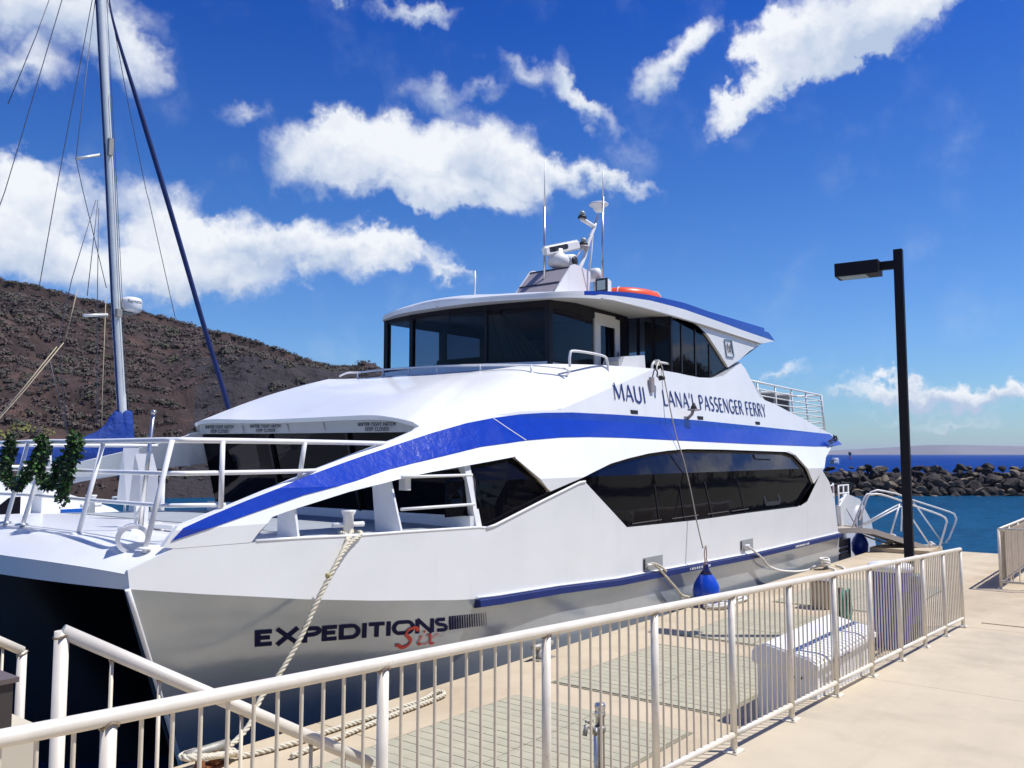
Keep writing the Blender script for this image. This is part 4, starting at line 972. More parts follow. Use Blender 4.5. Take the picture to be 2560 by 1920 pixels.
# cowl louvre
mb = MB(); mb.obox((12.20, 7.40, 3.89), (.01, 0, 0), (0, .14, 0), (0, 0, .05)); mb.build('vent_louvre', M['greywall'], FE)

# ------------------------------------------------------------------ wheelhouse
WH = [(13.3, 7.75), (10.75, 7.65), (10.42, 8.62), (10.30, 9.3), (10.36, 10.2), (10.50, 10.95), (13.3, 10.85)]
Z0, Z1 = 3.83, 4.80
def wall(name, p, q, z0, z1, m, th=.03, parent=FE):
    p = Vector((*p, 0)); q = Vector((*q, 0)); d = (q-p).normalized(); nrm = Vector((-d.y, d.x, 0))*th/2
    mb = MB(); mb.add([tuple(p-nrm+Vector((0,0,z0))), tuple(q-nrm+Vector((0,0,z0))), tuple(q+nrm+Vector((0,0,z0))), tuple(p+nrm+Vector((0,0,z0))),
                       tuple(p-nrm+Vector((0,0,z1))), tuple(q-nrm+Vector((0,0,z1))), tuple(q+nrm+Vector((0,0,z1))), tuple(p+nrm+Vector((0,0,z1)))],
                      [(0,3,2,1),(4,5,6,7),(0,1,5,4),(1,2,6,5),(2,3,7,6),(3,0,4,7)]); return mb.build(name, m, parent)
# sill wall, slightly forward
for p, q in zip(WH, WH[1:]):
    o = Vector((p[0]-.02, p[1], 0)); wall('sill_wall', (p[0]-.03, p[1]), (q[0]-.03, q[1]), 3.55, Z0, M['whitetrim'], .05)
    wall('window_head', p, q, 4.68, Z1+.05, M['darkframe'], .05)
    wall('window_foot', p, q, Z0-.005, Z0+.035, M['darkframe'], .05)
# panes of the front
wall('pane', WH[1], WH[2], Z0+.03, 4.69, M['glassw'], .012); wall('pane', WH[2], WH[3], Z0+.03, 4.69, M['glassw'], .012)
wall('pane', WH[3], WH[4], Z0+.03, 4.69, M['glassw'], .012); wall('pane', WH[4], WH[5], Z0+.03, 4.69, M['glassclear'], .012)
wall('pane', WH[1], (12.1, 7.7), Z0+.03, 4.69, M['glassw'], .012)
wall('pane', (10.6, 10.95), (11.9, 10.92), Z0+.03, 4.69, M['glassclear'], .012)
wall('pane', (11.95, 10.92), (13.3, 10.85), Z0+.03, 4.69, M['glassw'], .012)
for (x, y), w in ((WH[1], .09), (WH[2], .05), (WH[4], .075), (WH[5], .09)):
    mb = MB(); mb.box(x-w/2, x+w/2, y-w/2, y+w/2, Z0-.06, Z1); mb.build('window_post', M['darkframe'], FE)
mb = MB(); mb.box(11.85, 11.95, 10.85, 10.97, Z0, Z1); mb.build('window_post', M['darkframe'], FE)
# interior: console, back wall, ceiling
mb = MB(); mb.box(12.6, 13.2, 8.1, 10.6, 3.6, 4.78); mb.build('wheelhouse_back_wall', M['darkframe'], FE)
mb = MB(); mb.prism([(10.75, 3.6), (10.75, 4.0), (11.1, 4.05), (11.3, 3.9), (11.3, 3.6)], 8.0, 10.0); mb.build('helm_console', M['darkframe'], FE)
mb = MB(); mb.box(11.75, 12.0, 8.6, 9.0, 3.7, 4.35); mb.box(11.55, 12.0, 8.6, 9.0, 3.7, 4.0); mb.build('helm_seat', M['seat'], FE)
# green sun blind, pulled half across behind the near front pane
def pane_pt(u, v, back):
    a = Vector((*WH[2], 0)); b = Vector((*WH[1], 0)); p = a.lerp(b, u); n_ = (b-a).normalized(); n_ = Vector((-n_.y, n_.x, 0))
    if n_.x < 0: n_ = -n_
    p += n_*back; return (p.x, p.y, Z0+.03+(4.69-Z0-.03)*v)
mb = MB(); P = [(.02, 1.0), (.20, 1.0), (.93, .03), (.02, .0)]
mb.add([pane_pt(u, v, .03) for u, v in P]+[pane_pt(u, v, .045) for u, v in P], [(0,1,2,3),(7,6,5,4),(0,4,5,1),(1,5,6,2),(2,6,7,3),(3,7,4,0)]); bl_ = mb.build('sun_blind', mat('green_blind', (.20, .25, .18), .8), FE)
for (u0, v0), (u1, v1) in (((.05, .97), (.28, .02)), ((.19, .96), (.56, .03)), ((.20, .97), (.66, .03)), ((.21, .97), (.76, .03)), ((.22, .97), (.84, .03)), ((.30, .55), (.46, .04))):
    mb = MB(); mb.tube([pane_pt(u0, v0, .022), pane_pt(u1, v1, .022)], .006, 4); mb.build('blind_cord', M['black'], bl_)
# door in the side wall
def doorpoly(): return None
mb = MB(); xa, xb, y = 12.12, 12.92, 7.70
fr = [(xa, 3.55), (xa, 4.70), (xa+.06, 4.80), (xb-.10, 4.80), (xb, 4.70), (xb, 3.55)]
mb.box(xa, xa+.17, y-.03, y+.03, 3.55, 4.78); mb.box(xb-.15, xb, y-.03, y+.03, 3.55, 4.74); mb.box(xa+.17, xb-.15, y-.03, y+.03, 4.58, 4.78)
mb.box(xa+.17, xb-.15, y-.03, y+.03, 3.55, 3.62)
door = mb.build('door', M['offwhite'], FE)
mb = MB(); mb.box(xa+.17, xb-.15, y-.01, y+.01, 3.62, 4.58); mb.build('door_window', M['glass'], door)
mb = MB(); mb.box(xb-.12, xb-.08, y-.06, y-.03, 4.05, 4.17); mb.build('door_handle', M['steel'], door)
wall('side_wall', (12.92, 7.70), (13.4, 7.78), 3.55, 4.8, M['darkframe'], .03)
# bulkhead coming outboard, dark glass with frames
wall('bulkhead_glass', (13.40, 7.85), (13.62, 7.02), 3.72, 4.84, M['glassw'], .03)
for t_ in (.02, .30, .62, .98):
    x = 13.40+.22*t_; y = 7.85-.83*t_; mb = MB(); mb.box(x-.05, x-.0, y-.02, y+.02, 3.75, 4.83); mb.build('window_post', M['darkframe'], FE)
# aft side glass and wing
up = lambda X, z: 7.02
skin('aft_side_window', D['aftglass'], M['glass'], FE, .03, .02, surf=up)
skin('aft_wing', D['wing'], M['white'], FE, -.02, .05, surf=up)
skin('wing_gap', D['wing_gap'], M['darkframe'], FE, .02, .03, surf=up)
skin('aft_side_window', D['aftglass'], M['glass'], FE, .03, .02, mirror=True, surf=up)
skin('aft_wing', D['wing'], M['white'], FE, -.02, .05, mirror=True, surf=up)
for x0, x1 in ((14.0, 14.04), (14.55, 14.60), (15.15, 15.19)):
    mb = MB(); mb.box(x0, x1, 7.035, 7.045, 3.86, 4.75 if x0 < 15 else 4.5); mb.build('window_joint', M['black'], FE)
wall('aft_cabin_wall', (13.7, 7.6), (16.4, 7.6), 3.0, 4.8, M['darkframe'], .03)
# company emblem plate: M in a rounded frame
wing = [o for o in FE.children if o.name.startswith('aft_wing')][0]
q = D['logo4']; pl = lambda X, z: (X, 6.990, z)
bl, br, tl, tr = [Vector((a, 0, b)) for a, b in q]
def quadp(a, b): return (bl*(1-a)+br*a)*(1-b)+(tl*(1-a)+tr*a)*b
mb = MB(); ring = [quadp(*p) for p in ((.08, .0), (.92, .0), (1, .06), (1, .94), (.92, 1), (.08, 1), (0, .94), (0, .06))]
mb.tube([Vector((p.x, 6.990, p.z)) for p in ring], .014, 6, closed=True); mb.build('emblem_frame', mat('pale_blue_frame', (.25, .36, .45), .4), wing)
strokes('M', [(quadp(.22, .22).x, quadp(.22, .22).z), (quadp(.84, .22).x, quadp(.84, .22).z), (quadp(.22, .78).x, quadp(.22, .78).z), (quadp(.84, .78).x, quadp(.84, .78).z)], lambda X, z: (X, 6.985, z), M['black'], wing, stroke=.17)

# ------------------------------------------------------------------ wheelhouse roof
edge_top = D['roof_top']; edge_bot = D['roof_bot']
def zt_(X): return interp(X, [(9.7, 4.775), (10.2, 4.80), (11.0, 4.90), (11.9, 5.01), (12.66, 5.078), (13.96, 5.124), (15.8, 5.085), (18.1, 5.048), (18.5, 4.90)])
def zm_(X): return interp(X, [(9.7, 4.77), (10.2, 4.79), (11.0, 4.855), (11.91, 4.93), (12.75, 4.985), (13.9, 5.0), (15.2, 4.965), (16.7, 4.92), (18.4, 4.888)])
def zb_(X): return interp(X, [(9.7, 4.70), (10.12, 4.715), (10.8, 4.77), (11.5, 4.825), (12.3, 4.835), (13.66, 4.83), (15.2, 4.81), (17.66, 4.752), (18.0, 4.83), (18.5, 4.895)])
front = [(9.84, 9.15), (9.86, 8.53), (9.98, 8.06), (10.18, 7.67), (10.38, 7.36), (10.66, 7.16), (11.1, 7.04), (12.0, 6.97), (14.0, 6.96), (16, 6.97), (18.1, 7.0), (18.5, 7.02)]
E1 = smoothpath([(x, y, 0) for x, y in front], 5)
def rim(k, side_, inset=0.0):
    p = E1[k]; y = p.y+inset; return (p.x+(inset*.9 if p.x < 10.7 else 0), 2*YC-y if side_ else y)
nE = len(E1)
mb = MB()
def top_(u, v):
    k = round(u*(nE-1)); p = E1[k]; yn = p.y; y = yn+(2*YC-2*yn)*v; e = 1-abs(2*v-1)**2.2
    return (p.x, y, zt_(p.x)+.10*e*min(1, (YC-yn)/1.2))
mb.grid(top_, nE-1, 18); mb.build('roof', M['white'], FE)
for s_ in (False, True):
    mb = MB(); mb.grid(lambda u, v: (lambda k: (lambda x, y: (x, y, zt_(x)*(1-v)+(zm_(x) if x > 11.2 else zb_(x)*.6+zt_(x)*.4)*v))(*rim(k, s_)))(round(u*(nE-1))), nE-1, 1)
    me = mb.build('roof_blue_edge' if True else '', M['blue'], FE)
    # front part of this rim is white: second material by position
    me.data.materials.append(M['white'])
    for p in me.data.polygons:
        if p.center.x < 10.9: p.material_index = 1
    mb = MB(); mb.grid(lambda u, v: (lambda k: (lambda x, y: (x, y+(-.012 if not s_ else .012), (zm_(x) if x > 11.2 else zb_(x)*.6+zt_(x)*.4)*(1-v)+zb_(x)*v))(*rim(k, s_)))(round(u*(nE-1))), nE-1, 2); mb.build('roof_fascia', M['white'], FE)
mb = MB()
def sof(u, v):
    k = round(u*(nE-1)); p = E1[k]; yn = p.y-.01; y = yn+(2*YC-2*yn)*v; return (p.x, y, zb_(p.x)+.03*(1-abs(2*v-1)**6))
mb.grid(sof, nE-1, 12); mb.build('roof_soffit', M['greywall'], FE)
mb = MB(); mb.tube([(x, 6.965, zb_(x)-.005) for x in [11.2+.3*i for i in range(22)]], .016, 6); mb.build('drip_edge', M['greywall'], FE)
ribbon('wing_seam', [(14.35, 4.822), (15.2, 4.802), (16.5, 4.775), (17.62, 4.748)], .018, M['greywall'], 0, .01, surf=lambda X, z: 6.955)
# roof slab step on the blue edge
mb = MB(); mb.box(15.3, 18.0, 7.06, 7.30, 5.06, 5.14); mb.build('roof_step', M['blue'], FE)

# ------------------------------------------------------------------ gear on the roof
pn = D['ped_near']
poly = [(12.42, 4.95), (12.60, 5.33), (13.15, 5.92), (13.26, 5.96), (13.50, 5.945), (13.80, 5.90), (13.78, 4.95)]
mb = MB(); mb.prism(poly, 8.83, 8.86); mb.prism([(11.9, 4.95)]+poly[1:], 9.78, 9.81); mb.build('radar_pedestal', M['white'], FE)
mb = MB(); mb.add([(12.45, 8.86, 5.2), (12.45, 9.78, 5.2), (13.13, 9.78, 5.88), (13.13, 8.86, 5.88)], [(0,1,2,3)]); mb.add([(13.13, 8.86, 5.88), (13.13, 9.78, 5.88), (13.78, 9.78, 5.88), (13.78, 8.86, 5.88)], [(0,1,2,3)])
mb.add([(13.79, 8.85, 4.95), (13.79, 9.8, 4.95), (13.79, 9.8, 5.9), (13.79, 8.85, 5.9)], [(0,1,2,3)])
mb.build('pedestal_front', M['panel'], FE)
mb = MB(); mb.obox((12.79, 9.32, 5.545), (.012, 0, -.012), (0, .46, 0), (.0, 0, .004)); mb.tube([(13.13, 8.88, 5.89), (13.13, 9.78, 5.89)], .012, 5); mb.build('pedestal_seam', M['black'], FE)
ribbon('pedestal_seam', [(13.50, 5.93), (13.77, 5.30)], .012, M['greywall'], 0, .01, surf=lambda X, z: 8.822)
# open array radar
rb = [Vector(p) for p in D['radar_bar']]; d = (rb[1]-rb[0]).normalized(); d = Vector((d.x, -.35, 0)).normalized()
c0 = Vector((13.50, 9.3, 6.38)); L_ = .62; axv = Vector((.93, .0, .29)).normalized()
mb = MB(); mb.obox(c0, axv*L_, (0, .055, 0), Vector((-.29, 0, .93)).normalized()*.10)
bm = bmesh.new(); me = mb.mesh('radar_array', M['offwhite']); bm.from_mesh(me); bmesh.ops.bevel(bm, geom=bm.edges[:], offset=.035, segments=3, affect='EDGES'); bm.to_mesh(me); bm.free()
ra = link('radar_array', me, FE)
bl = c0-axv*.45+Vector((-.29, 0, .93)).normalized()*-.035
e1 = axv*.58; e2 = Vector((-.29, 0, .93)).normalized()*.095
def rpl(a, b): p = bl+e1*a+e2*b; return (p.x, 9.3-.0565, p.z)
strokes('FURUNO', [(0, 0), (1, 0), (0, 1), (1, 1)], rpl, M['black'], ra, stroke=.15, even=True, ax=1.1)
mb = MB(); mb.lathe([(.13, 5.98), (.20, 6.02), (.22, 6.12), (.18, 6.20), (.10, 6.26), (.09, 6.34)], (13.40, 9.3, 0), 18); mb.build('radar_gearbox', M['offwhite'], FE)
mb = MB(); mb.lathe([(.02, -.16), (.13, -.14), (.15, 0), (.14, .10), (.05, .12)], (13.66, 9.25, 6.13), 18, 'y'); mb.build('radar_motor', M['offwhite'], FE)
mb = MB(); mb.lathe([(.02, -.172), (.095, -.165), (.10, -.14)], (13.66, 9.25, 6.13), 18, 'y'); mb.build('motor_cover', M['black'], FE)
# raked mast
m2 = [Vector(p) for p in D['mast2']]; P = [Vector((13.95, 9.3, 5.85))]+m2
mb = MB(); mb.tube(P, [.045, .045, .042, .04, .036, .028], 8); mb.tube([(14.43, 9.3, 5.85), (14.58, 9.3, 6.55), (14.62, 9.3, 6.85), (14.5, 9.3, 6.84)], .024, 6)
mb.tube([(13.95, 9.3, 6.22), (14.2, 9.3, 6.48), (14.38, 9.3, 6.62)], .018, 6); mb.tube([(13.85, 9.3, 6.08), (14.1, 9.3, 6.08)], .02, 6); mb.build('signal_mast', M['whitetrim'], FE)
mb = MB(); x, y, z = D['dome_sat']; mb.lathe([(.0, -.13), (.07, -.13), (.11, -.08), (.13, -.02), (.20, .005), (.205, .03), (.18, .05), (.08, .062), (.0, .065)], (x, y, z), 24)
sd = mb.build('satellite_dome', M['offwhite'], FE)
mb = MB(); a_, b_ = [Vector(p) for p in D['arm_lamp']]; mb.tube([a_, b_], .045, 6); mb.build('lamp_arm', M['offwhite'], FE)
for (x, y, z) in (D['lamp_top'], D['lamp_mid']):
    mb = MB(); mb.lathe([(.0, -.07), (.09, -.06), (.085, -.01), (.05, .0)], (x, y, z), 12); lb = mb.build('lamp_base', M['black'], FE)
    mb = MB(); mb.lathe([(.055, .0), (.06, .05), (.045, .09), (0, .1)], (x, y, z), 12); mb.build('lamp_lens', M['lens'], lb)
mb = MB(); mb.lathe([(.13, -.12), (.10, -.07), (.02, -.05)], D['lamp_mid'], 12); mb.build('lamp_bracket', M['panel'], FE)
# whip antennas
def whip(pts, mid, r0=.016):
    mb = MB(); mb.tube([pts[0], mid], r0*1.1, 6); w = mb.build('whip_antenna', M['steel'], FE)
    mb = MB(); mb.tube([mid, pts[-1]], [r0*.9, r0*.45], 6); mb.build('antenna_tip', M['whitetrim'], w)
w1 = D['whip1']; whip([Vector(w1[0])-Vector((0, 0, .5)), w1[2]], D['whip1m'], .020)
w2 = D['whip2']; whip([Vector(w2[0])-Vector((0, 0, .4)), w2[2]], w2[1], .022)
mb = MB(); x, y, z = D['whip3'][0]; mb.tube([(x, 9.3, 5.0), D['whip3'][1]], .014, 6); mb.build('whip_antenna', M['whitetrim'], FE)
# bracket to whip antenna, navigation ball, flag on staff
mb = MB(); mb.tube([(13.8, 8.85, 5.72), (13.86, 8.62, 5.74)], .022, 6); mb.build('antenna_bracket', M['whitetrim'], FE)
mb = MB(); mb.lathe([(.0, -.0), (.12, .0), (.125, .14), (.09, .22), (.0, .24)], (14.25, 9.0, 5.84), 16); mb.tube([(14.25, 9.0, 4.95), (14.25, 9.0, 5.85)], .05, 8); mb.build('light_housing', M['offwhite'], FE)
mb = MB(); mb.box(14.12, 14.30, 8.86, 8.90, 5.35, 5.83); mb.build('folded_dark_flag', M['black'], FE)
mb = MB(); mb.box(14.10, 14.26, 8.87, 8.91, 5.10, 5.36); mb.build('folded_red_flag', M['redplastic'], FE)
# searchlight
sx, sy, sz = D['searchl']; mb = MB(); mb.box(sx-.13, sx+.14, sy-.10, sy+.10, sz-.13, sz+.14); me = mb.mesh('searchlight', M['offwhite'])
bm = bmesh.new(); bm.from_mesh(me); bmesh.ops.bevel(bm, geom=bm.edges[:], offset=.03, segments=2, affect='EDGES'); bm.to_mesh(me); bm.free(); sl_ = link('searchlight', me, FE)
mb = MB(); mb.obox((sx-.135, sy-.05, sz), (.012, -.0, 0), (0, .12, 0), (0, 0, .12)); mb.build('light_bezel', M['black'], sl_)
mb = MB(); mb.obox((sx-.150, sy-.05, sz), (.004, 0, 0), (0, .085, 0), (0, 0, .085)); mb.build('light_glass', M['lens'], sl_)
mb = MB(); mb.tube([(sx, sy, 5.0), (sx, sy, sz-.1)], .04, 8); mb.build('light_stalk', M['whitetrim'], sl_)

# ------------------------------------------------------------------ bow rails of the ferry
_st = [q for q in D['upper_skin'][-12:-3]][::-1]
def xtop(z): return interp(z, sorted([(q[1], q[0]) for q in _st]))
def rails(mi):
    f = (lambda p: mir(p)) if mi else (lambda p: tuple(p))
    mb = MB()
    for z, xe, r in ((2.525, 6.30, .024), (2.25, 5.26, .020), (1.985, 4.30, .018)):
        ze = interp(xe, [(3.8, 1.76), (4.3, 1.966), (5.24, 2.243), (6.33, 2.526)])
        yb = 6.50+.06*(z-1.7)
        P = [(3.95, YC, z+.01), (3.93, 7.9, z), (3.89, 6.85, z), (3.93, 6.62, z), (4.05, 6.53, z), (4.6, 6.50, z-.005*(z < 2.1))]
        xe = max(xe, 0)
        if xe > 4.7: P += [(5.1, 6.52, z), (xtop(z)+.04, Yside(xtop(z), z)+.012, z)]
        else: P = P[:-1]+[(4.35, 6.50, 1.975)]
        mb.tube([f(p) for p in smoothpath(P, 5)], r, 8)
    mb.build('bow_rail', M['whitetrim'], FE)
    for (x, y, zf, xt, yt) in ((3.69, 6.60, 1.62, 3.90, 6.60), (3.74, 7.83, 1.66, 3.93, 7.80), (3.74, 8.96, 1.69, 3.94, 8.92)):
        mb = MB(); mb.tube([f((x, y, zf)), f((xt, yt, 2.525))], .022, 8); mb.lathe([(.06, 0), (.06, .012), (.03, .02)], f((x, y, zf+.03)), 12); mb.build('stanchion', M['whitetrim'], FE)
    mb = MB(); mb.tube([f((4.29, 6.47, 1.95)), f((4.31, 6.50, 2.52))], .022, 8); mb.build('stanchion', M['whitetrim'], FE)
    mb = MB(); mb.tube([f((5.21, Yside(5.21, 2.2)+.01, 2.19)), f((5.21, 6.53, 2.52))], .022, 8); mb.build('stanchion', M['whitetrim'], FE)
rails(False); rails(True)
# plates that carry the swoosh above the sheer
for mi in (False, True):
    for X, w0, w1, zt in ((5.06, .11, .145, 2.03), (6.38, .13, .185, 2.22)):
        zb = interp(X, [(4.5, 1.645), (5.7, 1.609), (7.6, 1.565)])
        f = (lambda p: mir(p)) if mi else (lambda p: tuple(p))
        mb = MB(); P = []
        for x in (X, X+.025): yt = Yside(X, zt)+.03; P += [f((x, 6.41, zb-.01)), f((x, 6.43+2*w1, zb-.01)), f((x, yt+2*w0, zt)), f((x, yt, zt))]
        mb.add(P, [(0,1,2,3),(7,6,5,4),(0,4,5,1),(1,5,6,2),(2,6,7,3),(3,7,4,0)]); mb.build('support_plate', M['whitetrim'], FE)
# sheer cap
mb = MB(); mb.tube([(x, 6.41, z+.008) for x, z in [(4.6, 1.645), (5.1, 1.635), (5.73, 1.609), (6.4, 1.596), (7.6, 1.566), (7.74, 1.552)]], .018, 6); mb.build('sheer_cap', M['whitetrim'], FE)
mb = MB(); mb.tube([(x, Yside(x, z)-.0, z+.006) for x, z in [(7.74, 1.55), (7.9, 1.573), (8.83, 1.81), (9.70, 2.024), (9.83, 2.033)]], .018, 6); mb.build('sheer_cap', M['whitetrim'], FE)
# side rails in the opening
mb = MB(); mb.tube([(6.42, 6.46, 1.835), (7.6, 6.46, 1.835)], .018, 6); mb.tube([(6.42, 6.46, 2.17), (7.55, 6.46, 2.17)], .018, 6); mb.build('opening_rail', M['whitetrim'], FE)
mb = MB(); P = [(7.60, 6.42, 1.555), (7.69, 6.42, 1.555), (7.66, Yside(7.66, 2.28)+.045, 2.29), (7.56, Yside(7.6, 2.28)+.045, 2.28)]; mb.add(P+[(x, y+.10, z) for x, y, z in P], [(0,1,2,3),(7,6,5,4),(0,4,5,1),(1,5,6,2),(2,6,7,3),(3,7,4,0)]); mb.build('opening_post', M['whitetrim'], FE)
skin('side_return', [(7.22, 1.70), (7.62, 1.70), (7.60, 2.24), (7.30, 2.22)], M['glassd'], FE, .16, .02)
ribbon('stripe_weld', [(8.36, 2.862), (8.60, 2.72), (8.845, 2.588)], .010, M['whitetrim'], -.016, .004)
# bollard with cross bar
def bollard(x, y, z, mi=False):
    f = (lambda p: mir(p)) if mi else (lambda p: tuple(p))
    mb = MB(); mb.lathe([(.055, 0), (.052, .20), (.075, .245), (.072, .255)], f((x, y, z)), 18); d = Vector((.80, -.25, 0)).normalized()
    mb.tube([f(Vector((x, y, z+.115))-d*.165), f(Vector((x, y, z+.115))+d*.165)], .026, 10); mb.build('bollard', M['whitetrim'], FE)
bollard(5.78, 6.55, 1.60); bollard(5.78, 6.55, 1.60, True)
# fairlead ring at the bow corner
for mi in (False, True):
    c0 = Vector((3.70, 6.80, 1.72)); t_ = Vector((.89, -.45, 0)); a_x = Vector((.45, .89, 0))
    mb = MB(); N = 28
    for k in range(N):
        a0 = 2*math.pi*k/N; a1 = 2*math.pi*(k+1)/N; q = []
        for x in (-.075, .075):
            for r in (.088, .120):
                for a in (a0, a1): q.append(c0+a_x*(x*(1+.25*math.sin(a)))+t_*(r*math.cos(a)*1.1)+Vector((0, 0, r*math.sin(a))))
        if mi: q = [Vector(mir(p)) for p in q]
        mb.add(q, [(0,1,3,2),(4,6,7,5),(0,4,5,1),(2,3,7,6)])
    mb.build('fairlead_ring', M['whitetrim'], FE)
# jackstaff, fins and anchor stand on the foredeck
mb = MB(); mb.tube([(4.3, 7.79, 1.7), (4.3, 7.614, 2.78)], [.022, .018], 8); mb.build('jackstaff', M['steel'], FE)
mb = MB(); mb.lathe([(0, -.028), (.026, -.012), (.026, .012), (0, .028)], (4.3, 7.61, 2.80), 10); mb.build('staff_ball', M['steel'], FE)
for p, y0 in ((D['fin'], 0), (D['fin2'], 0)):
    x = 4.45 if p is D['fin'] else 5.0
    q = [(x-.10*0, yy, zz) for _, yy, zz in p]
    mb = MB(); mb.add([(x, a[1], a[2]) for a in q]+[(x+.12, a[1]-.12, a[2]) for a in q], [tuple(range(len(q)))[::-1], tuple(range(len(q), 2*len(q)))]+[(i, (i+1) % len(q), len(q)+(i+1) % len(q), len(q)+i) for i in range(len(q))]); mb.build('deck_fin', M['whitetrim'], FE)
ax_ = Vector((4.35, 7.86, 1.70))
mb = MB(); 
for a_, b_ in (((0, .06, .0), (0, .085, .24)), ((0, -.06, .0), (0, -.075, .24))):
    mb.obox(ax_+(Vector(a_)+Vector(b_))/2, (.02, 0, 0), (0, .022, 0), Vector((0, (b_[1]-a_[1])/2, .12)))
mb.obox(ax_+Vector((-.01, 0, .17)), (.02, 0, 0), (0, .05, -.045), (0, .012, .012)); mb.obox(ax_+Vector((0, 0, .0)), (.16, 0, 0), (0, .13, 0), (0, 0, .03)); mb.obox(ax_+Vector((.1, -.25, .03)), (.04, 0, 0), (0, .2, 0), (0, 0, .02)); mb.build('anchor_bitts', M['whitetrim'], FE)
# lamp under the strut
mb = MB(); mb.box(6.62, 6.70, 6.60, 6.70, 2.02, 2.17); mb.build('deck_lamp', M['offwhite'], FE)
# mooring pockets with cleats
for (x0, x1, z0, z1), hk in (((11.38, 11.98, .67, .87), (11.50, .745)), ((14.93, 15.50, .66, .85), (15.08, .735))):
    mb = MB(); mb.box(x0, x1, 6.392, 6.398, z0, z1); pk = mb.build('mooring_pocket', mat('pocket_grey', (.33, .34, .35), .45), FE)
    mb = MB(); mb.box(x0, x0+.05, 6.386, 6.391, z0+.03, z1-.02); mb.build('pocket_painted_shade', M['black'], pk)  # black strip painted in for the shade at the pocket's forward edge
    mb = MB(); mb.tube([(hk[0]-.09, 6.34, hk[1]+.02), (hk[0]+.11, 6.34, hk[1]+.02)], .018, 6); mb.tube([(hk[0], 6.34, hk[1]+.02), (hk[0], 6.40, hk[1])], .02, 6); mb.build('cleat', M['whitetrim'], pk)
# side lamp and camera on the upper side
mb = MB(); yy = Yside(13.85, 3.1); mb.tube([(13.83, yy, 3.02), (13.83, yy-.10, 3.10), (13.83, yy-.13, 3.18)], .028, 6); mb.obox((13.85, yy-.13, 3.18), (.10, 0, 0), (0, .07, 0), (0, 0, .015)); br_ = mb.build('side_lamp_bracket', M['panel'], FE)
mb = MB(); mb.lathe([(.06, 0), (.05, .04), (.03, .07), (.028, .10), (0, .11)], (13.85, yy-.13, 3.20), 14); mb.build('side_lamp', M['black'], br_)
mb = MB(); yy = Yside(13.0, 3.5); mb.box(12.60, 12.70, yy-.05, yy, 3.43, 3.68); mb.build('camera_mount', M['panel'], FE)
mb = MB(); mb.lathe([(.0, -.10), (.035, -.09), (.045, 0), (.0, .02)], (12.86, yy-.06, 3.68), 14, 'y'); mb.tube(smoothpath([(12.66, yy-.03, 3.64), (12.68, yy-.06, 3.80), (12.75, yy-.08, 3.78), (12.74, yy-.08, 3.70), (12.84, yy-.08, 3.68)], 5), .012, 6); mb.build('camera', M['black'], FE)
# dark tangle of line on the tail of the stripe
mb = MB(); rr3 = random.Random(4); P = [(21.0+rr3.uniform(-.35, .35), 6.62+rr3.uniform(-.04, .02), 2.76+rr3.uniform(-.10, .12)) for _ in range(22)]; mb.tube(smoothpath(P, 3), .012, 4); mb.build('line_tangle', M['black'], FE)

# ------------------------------------------------------------------ upper aft deck: rails, seats
mb = MB(); tl = Vector((16.7, 7.05, 3.94)); tr = Vector((21.49, 7.02, 3.86))
mb.tube([tl, tr], .022, 6)
mb.tube([tr, (21.68, 7.02, 2.90)], .028, 6); 
for k in range(1, 8):
    z = 3.90-.135*k; mb.tube([(16.9, 7.05, z+.03), (21.50+.025*k, 7.02, z-.04)], .013, 6)
for x in (17.5, 18.5, 19.5, 20.45): mb.tube([(x, 7.05, 3.9), (x+.12, 7.03, 2.9)], .02, 6)
mb.tube([(21.49, 7.02, 3.86), (21.49, 11.3, 3.86)], .022, 6)
for k in range(1, 8): mb.tube([(21.50+.025*k, 7.02, 3.86-.135*k), (21.50+.025*k, 11.3, 3.86-.135*k)], .013, 6)
for y in (8.1, 9.2, 10.3, 11.3): mb.tube([(21.49, y, 3.86), (21.68, y, 2.9)], .02, 6)
mb.build('upper_deck_rail', M['whitetrim'], FE)
for i, x in enumerate((17.35, 18.4, 19.35, 20.3)):
    mb = MB(); mb.obox((x+.15, 8.6, 3.50), (.045, 0, .02), (0, 1.15, 0), (-.04, 0, .28)); mb.obox((x-.10, 8.6, 3.22), (.24, 0, 0), (0, 1.15, 0), (0, 0, .04)); mb.box(x-.05, x+.0, 8.0, 8.05, 3.0, 3.2); mb.box(x-.05, x, 9.2, 9.25, 3.0, 3.2)
    b_ = mb.build('bench', M['seat'], FE)
    mb = MB(); mb.tube([(x+.10, 7.40, 3.80), (x+.10, 9.7, 3.80)], .075, 12); mb.build('life_jacket_roll', M['seatlight'], b_)
mb = MB(); mb.tube([(17, 7.5, 2.99), (17, 7.5, 3.02)], .03, 5)
# ------------------------------------------------------------------ stern quarter
mb = MB(); mb.box(20.6, 24.2, 7.0, 11.3, .30, .42); mb.build('stern_platform', M['whitetrim'], FE)
mb = MB(); mb.box(20.62, 22.6, 6.75, 7.1, -1.4, .30); mb.build('stern_hull', mat('dark_stern_paint', (.012, .014, .025), .25), FE)
mb = MB(); 
for z in (.12, .0): mb.box(20.75, 22.3, 6.735, 6.75, z-.015, z+.015)
mb.build('stern_trim_line', M['greywall'], FE)
mb = MB(); mb.prism([(22.5, 1.10), (23.1, 1.38), (24.2, 1.20), (25.2, .55), (25.6, -.2), (25.3, -1.35), (22.9, -1.35), (22.62, .25)], 6.95, 7.05); sw = mb.build('stern_wing', M['white'], FE)
mb = MB(); P = [(24.0+.28*math.cos(w), 6.94, .58+.42*math.sin(w)) for w in [2*math.pi*k/18 for k in range(18)]]; mb.tube(P, .045, 6, closed=True); mb.build('stern_port_ring', M['whitetrim'], sw)
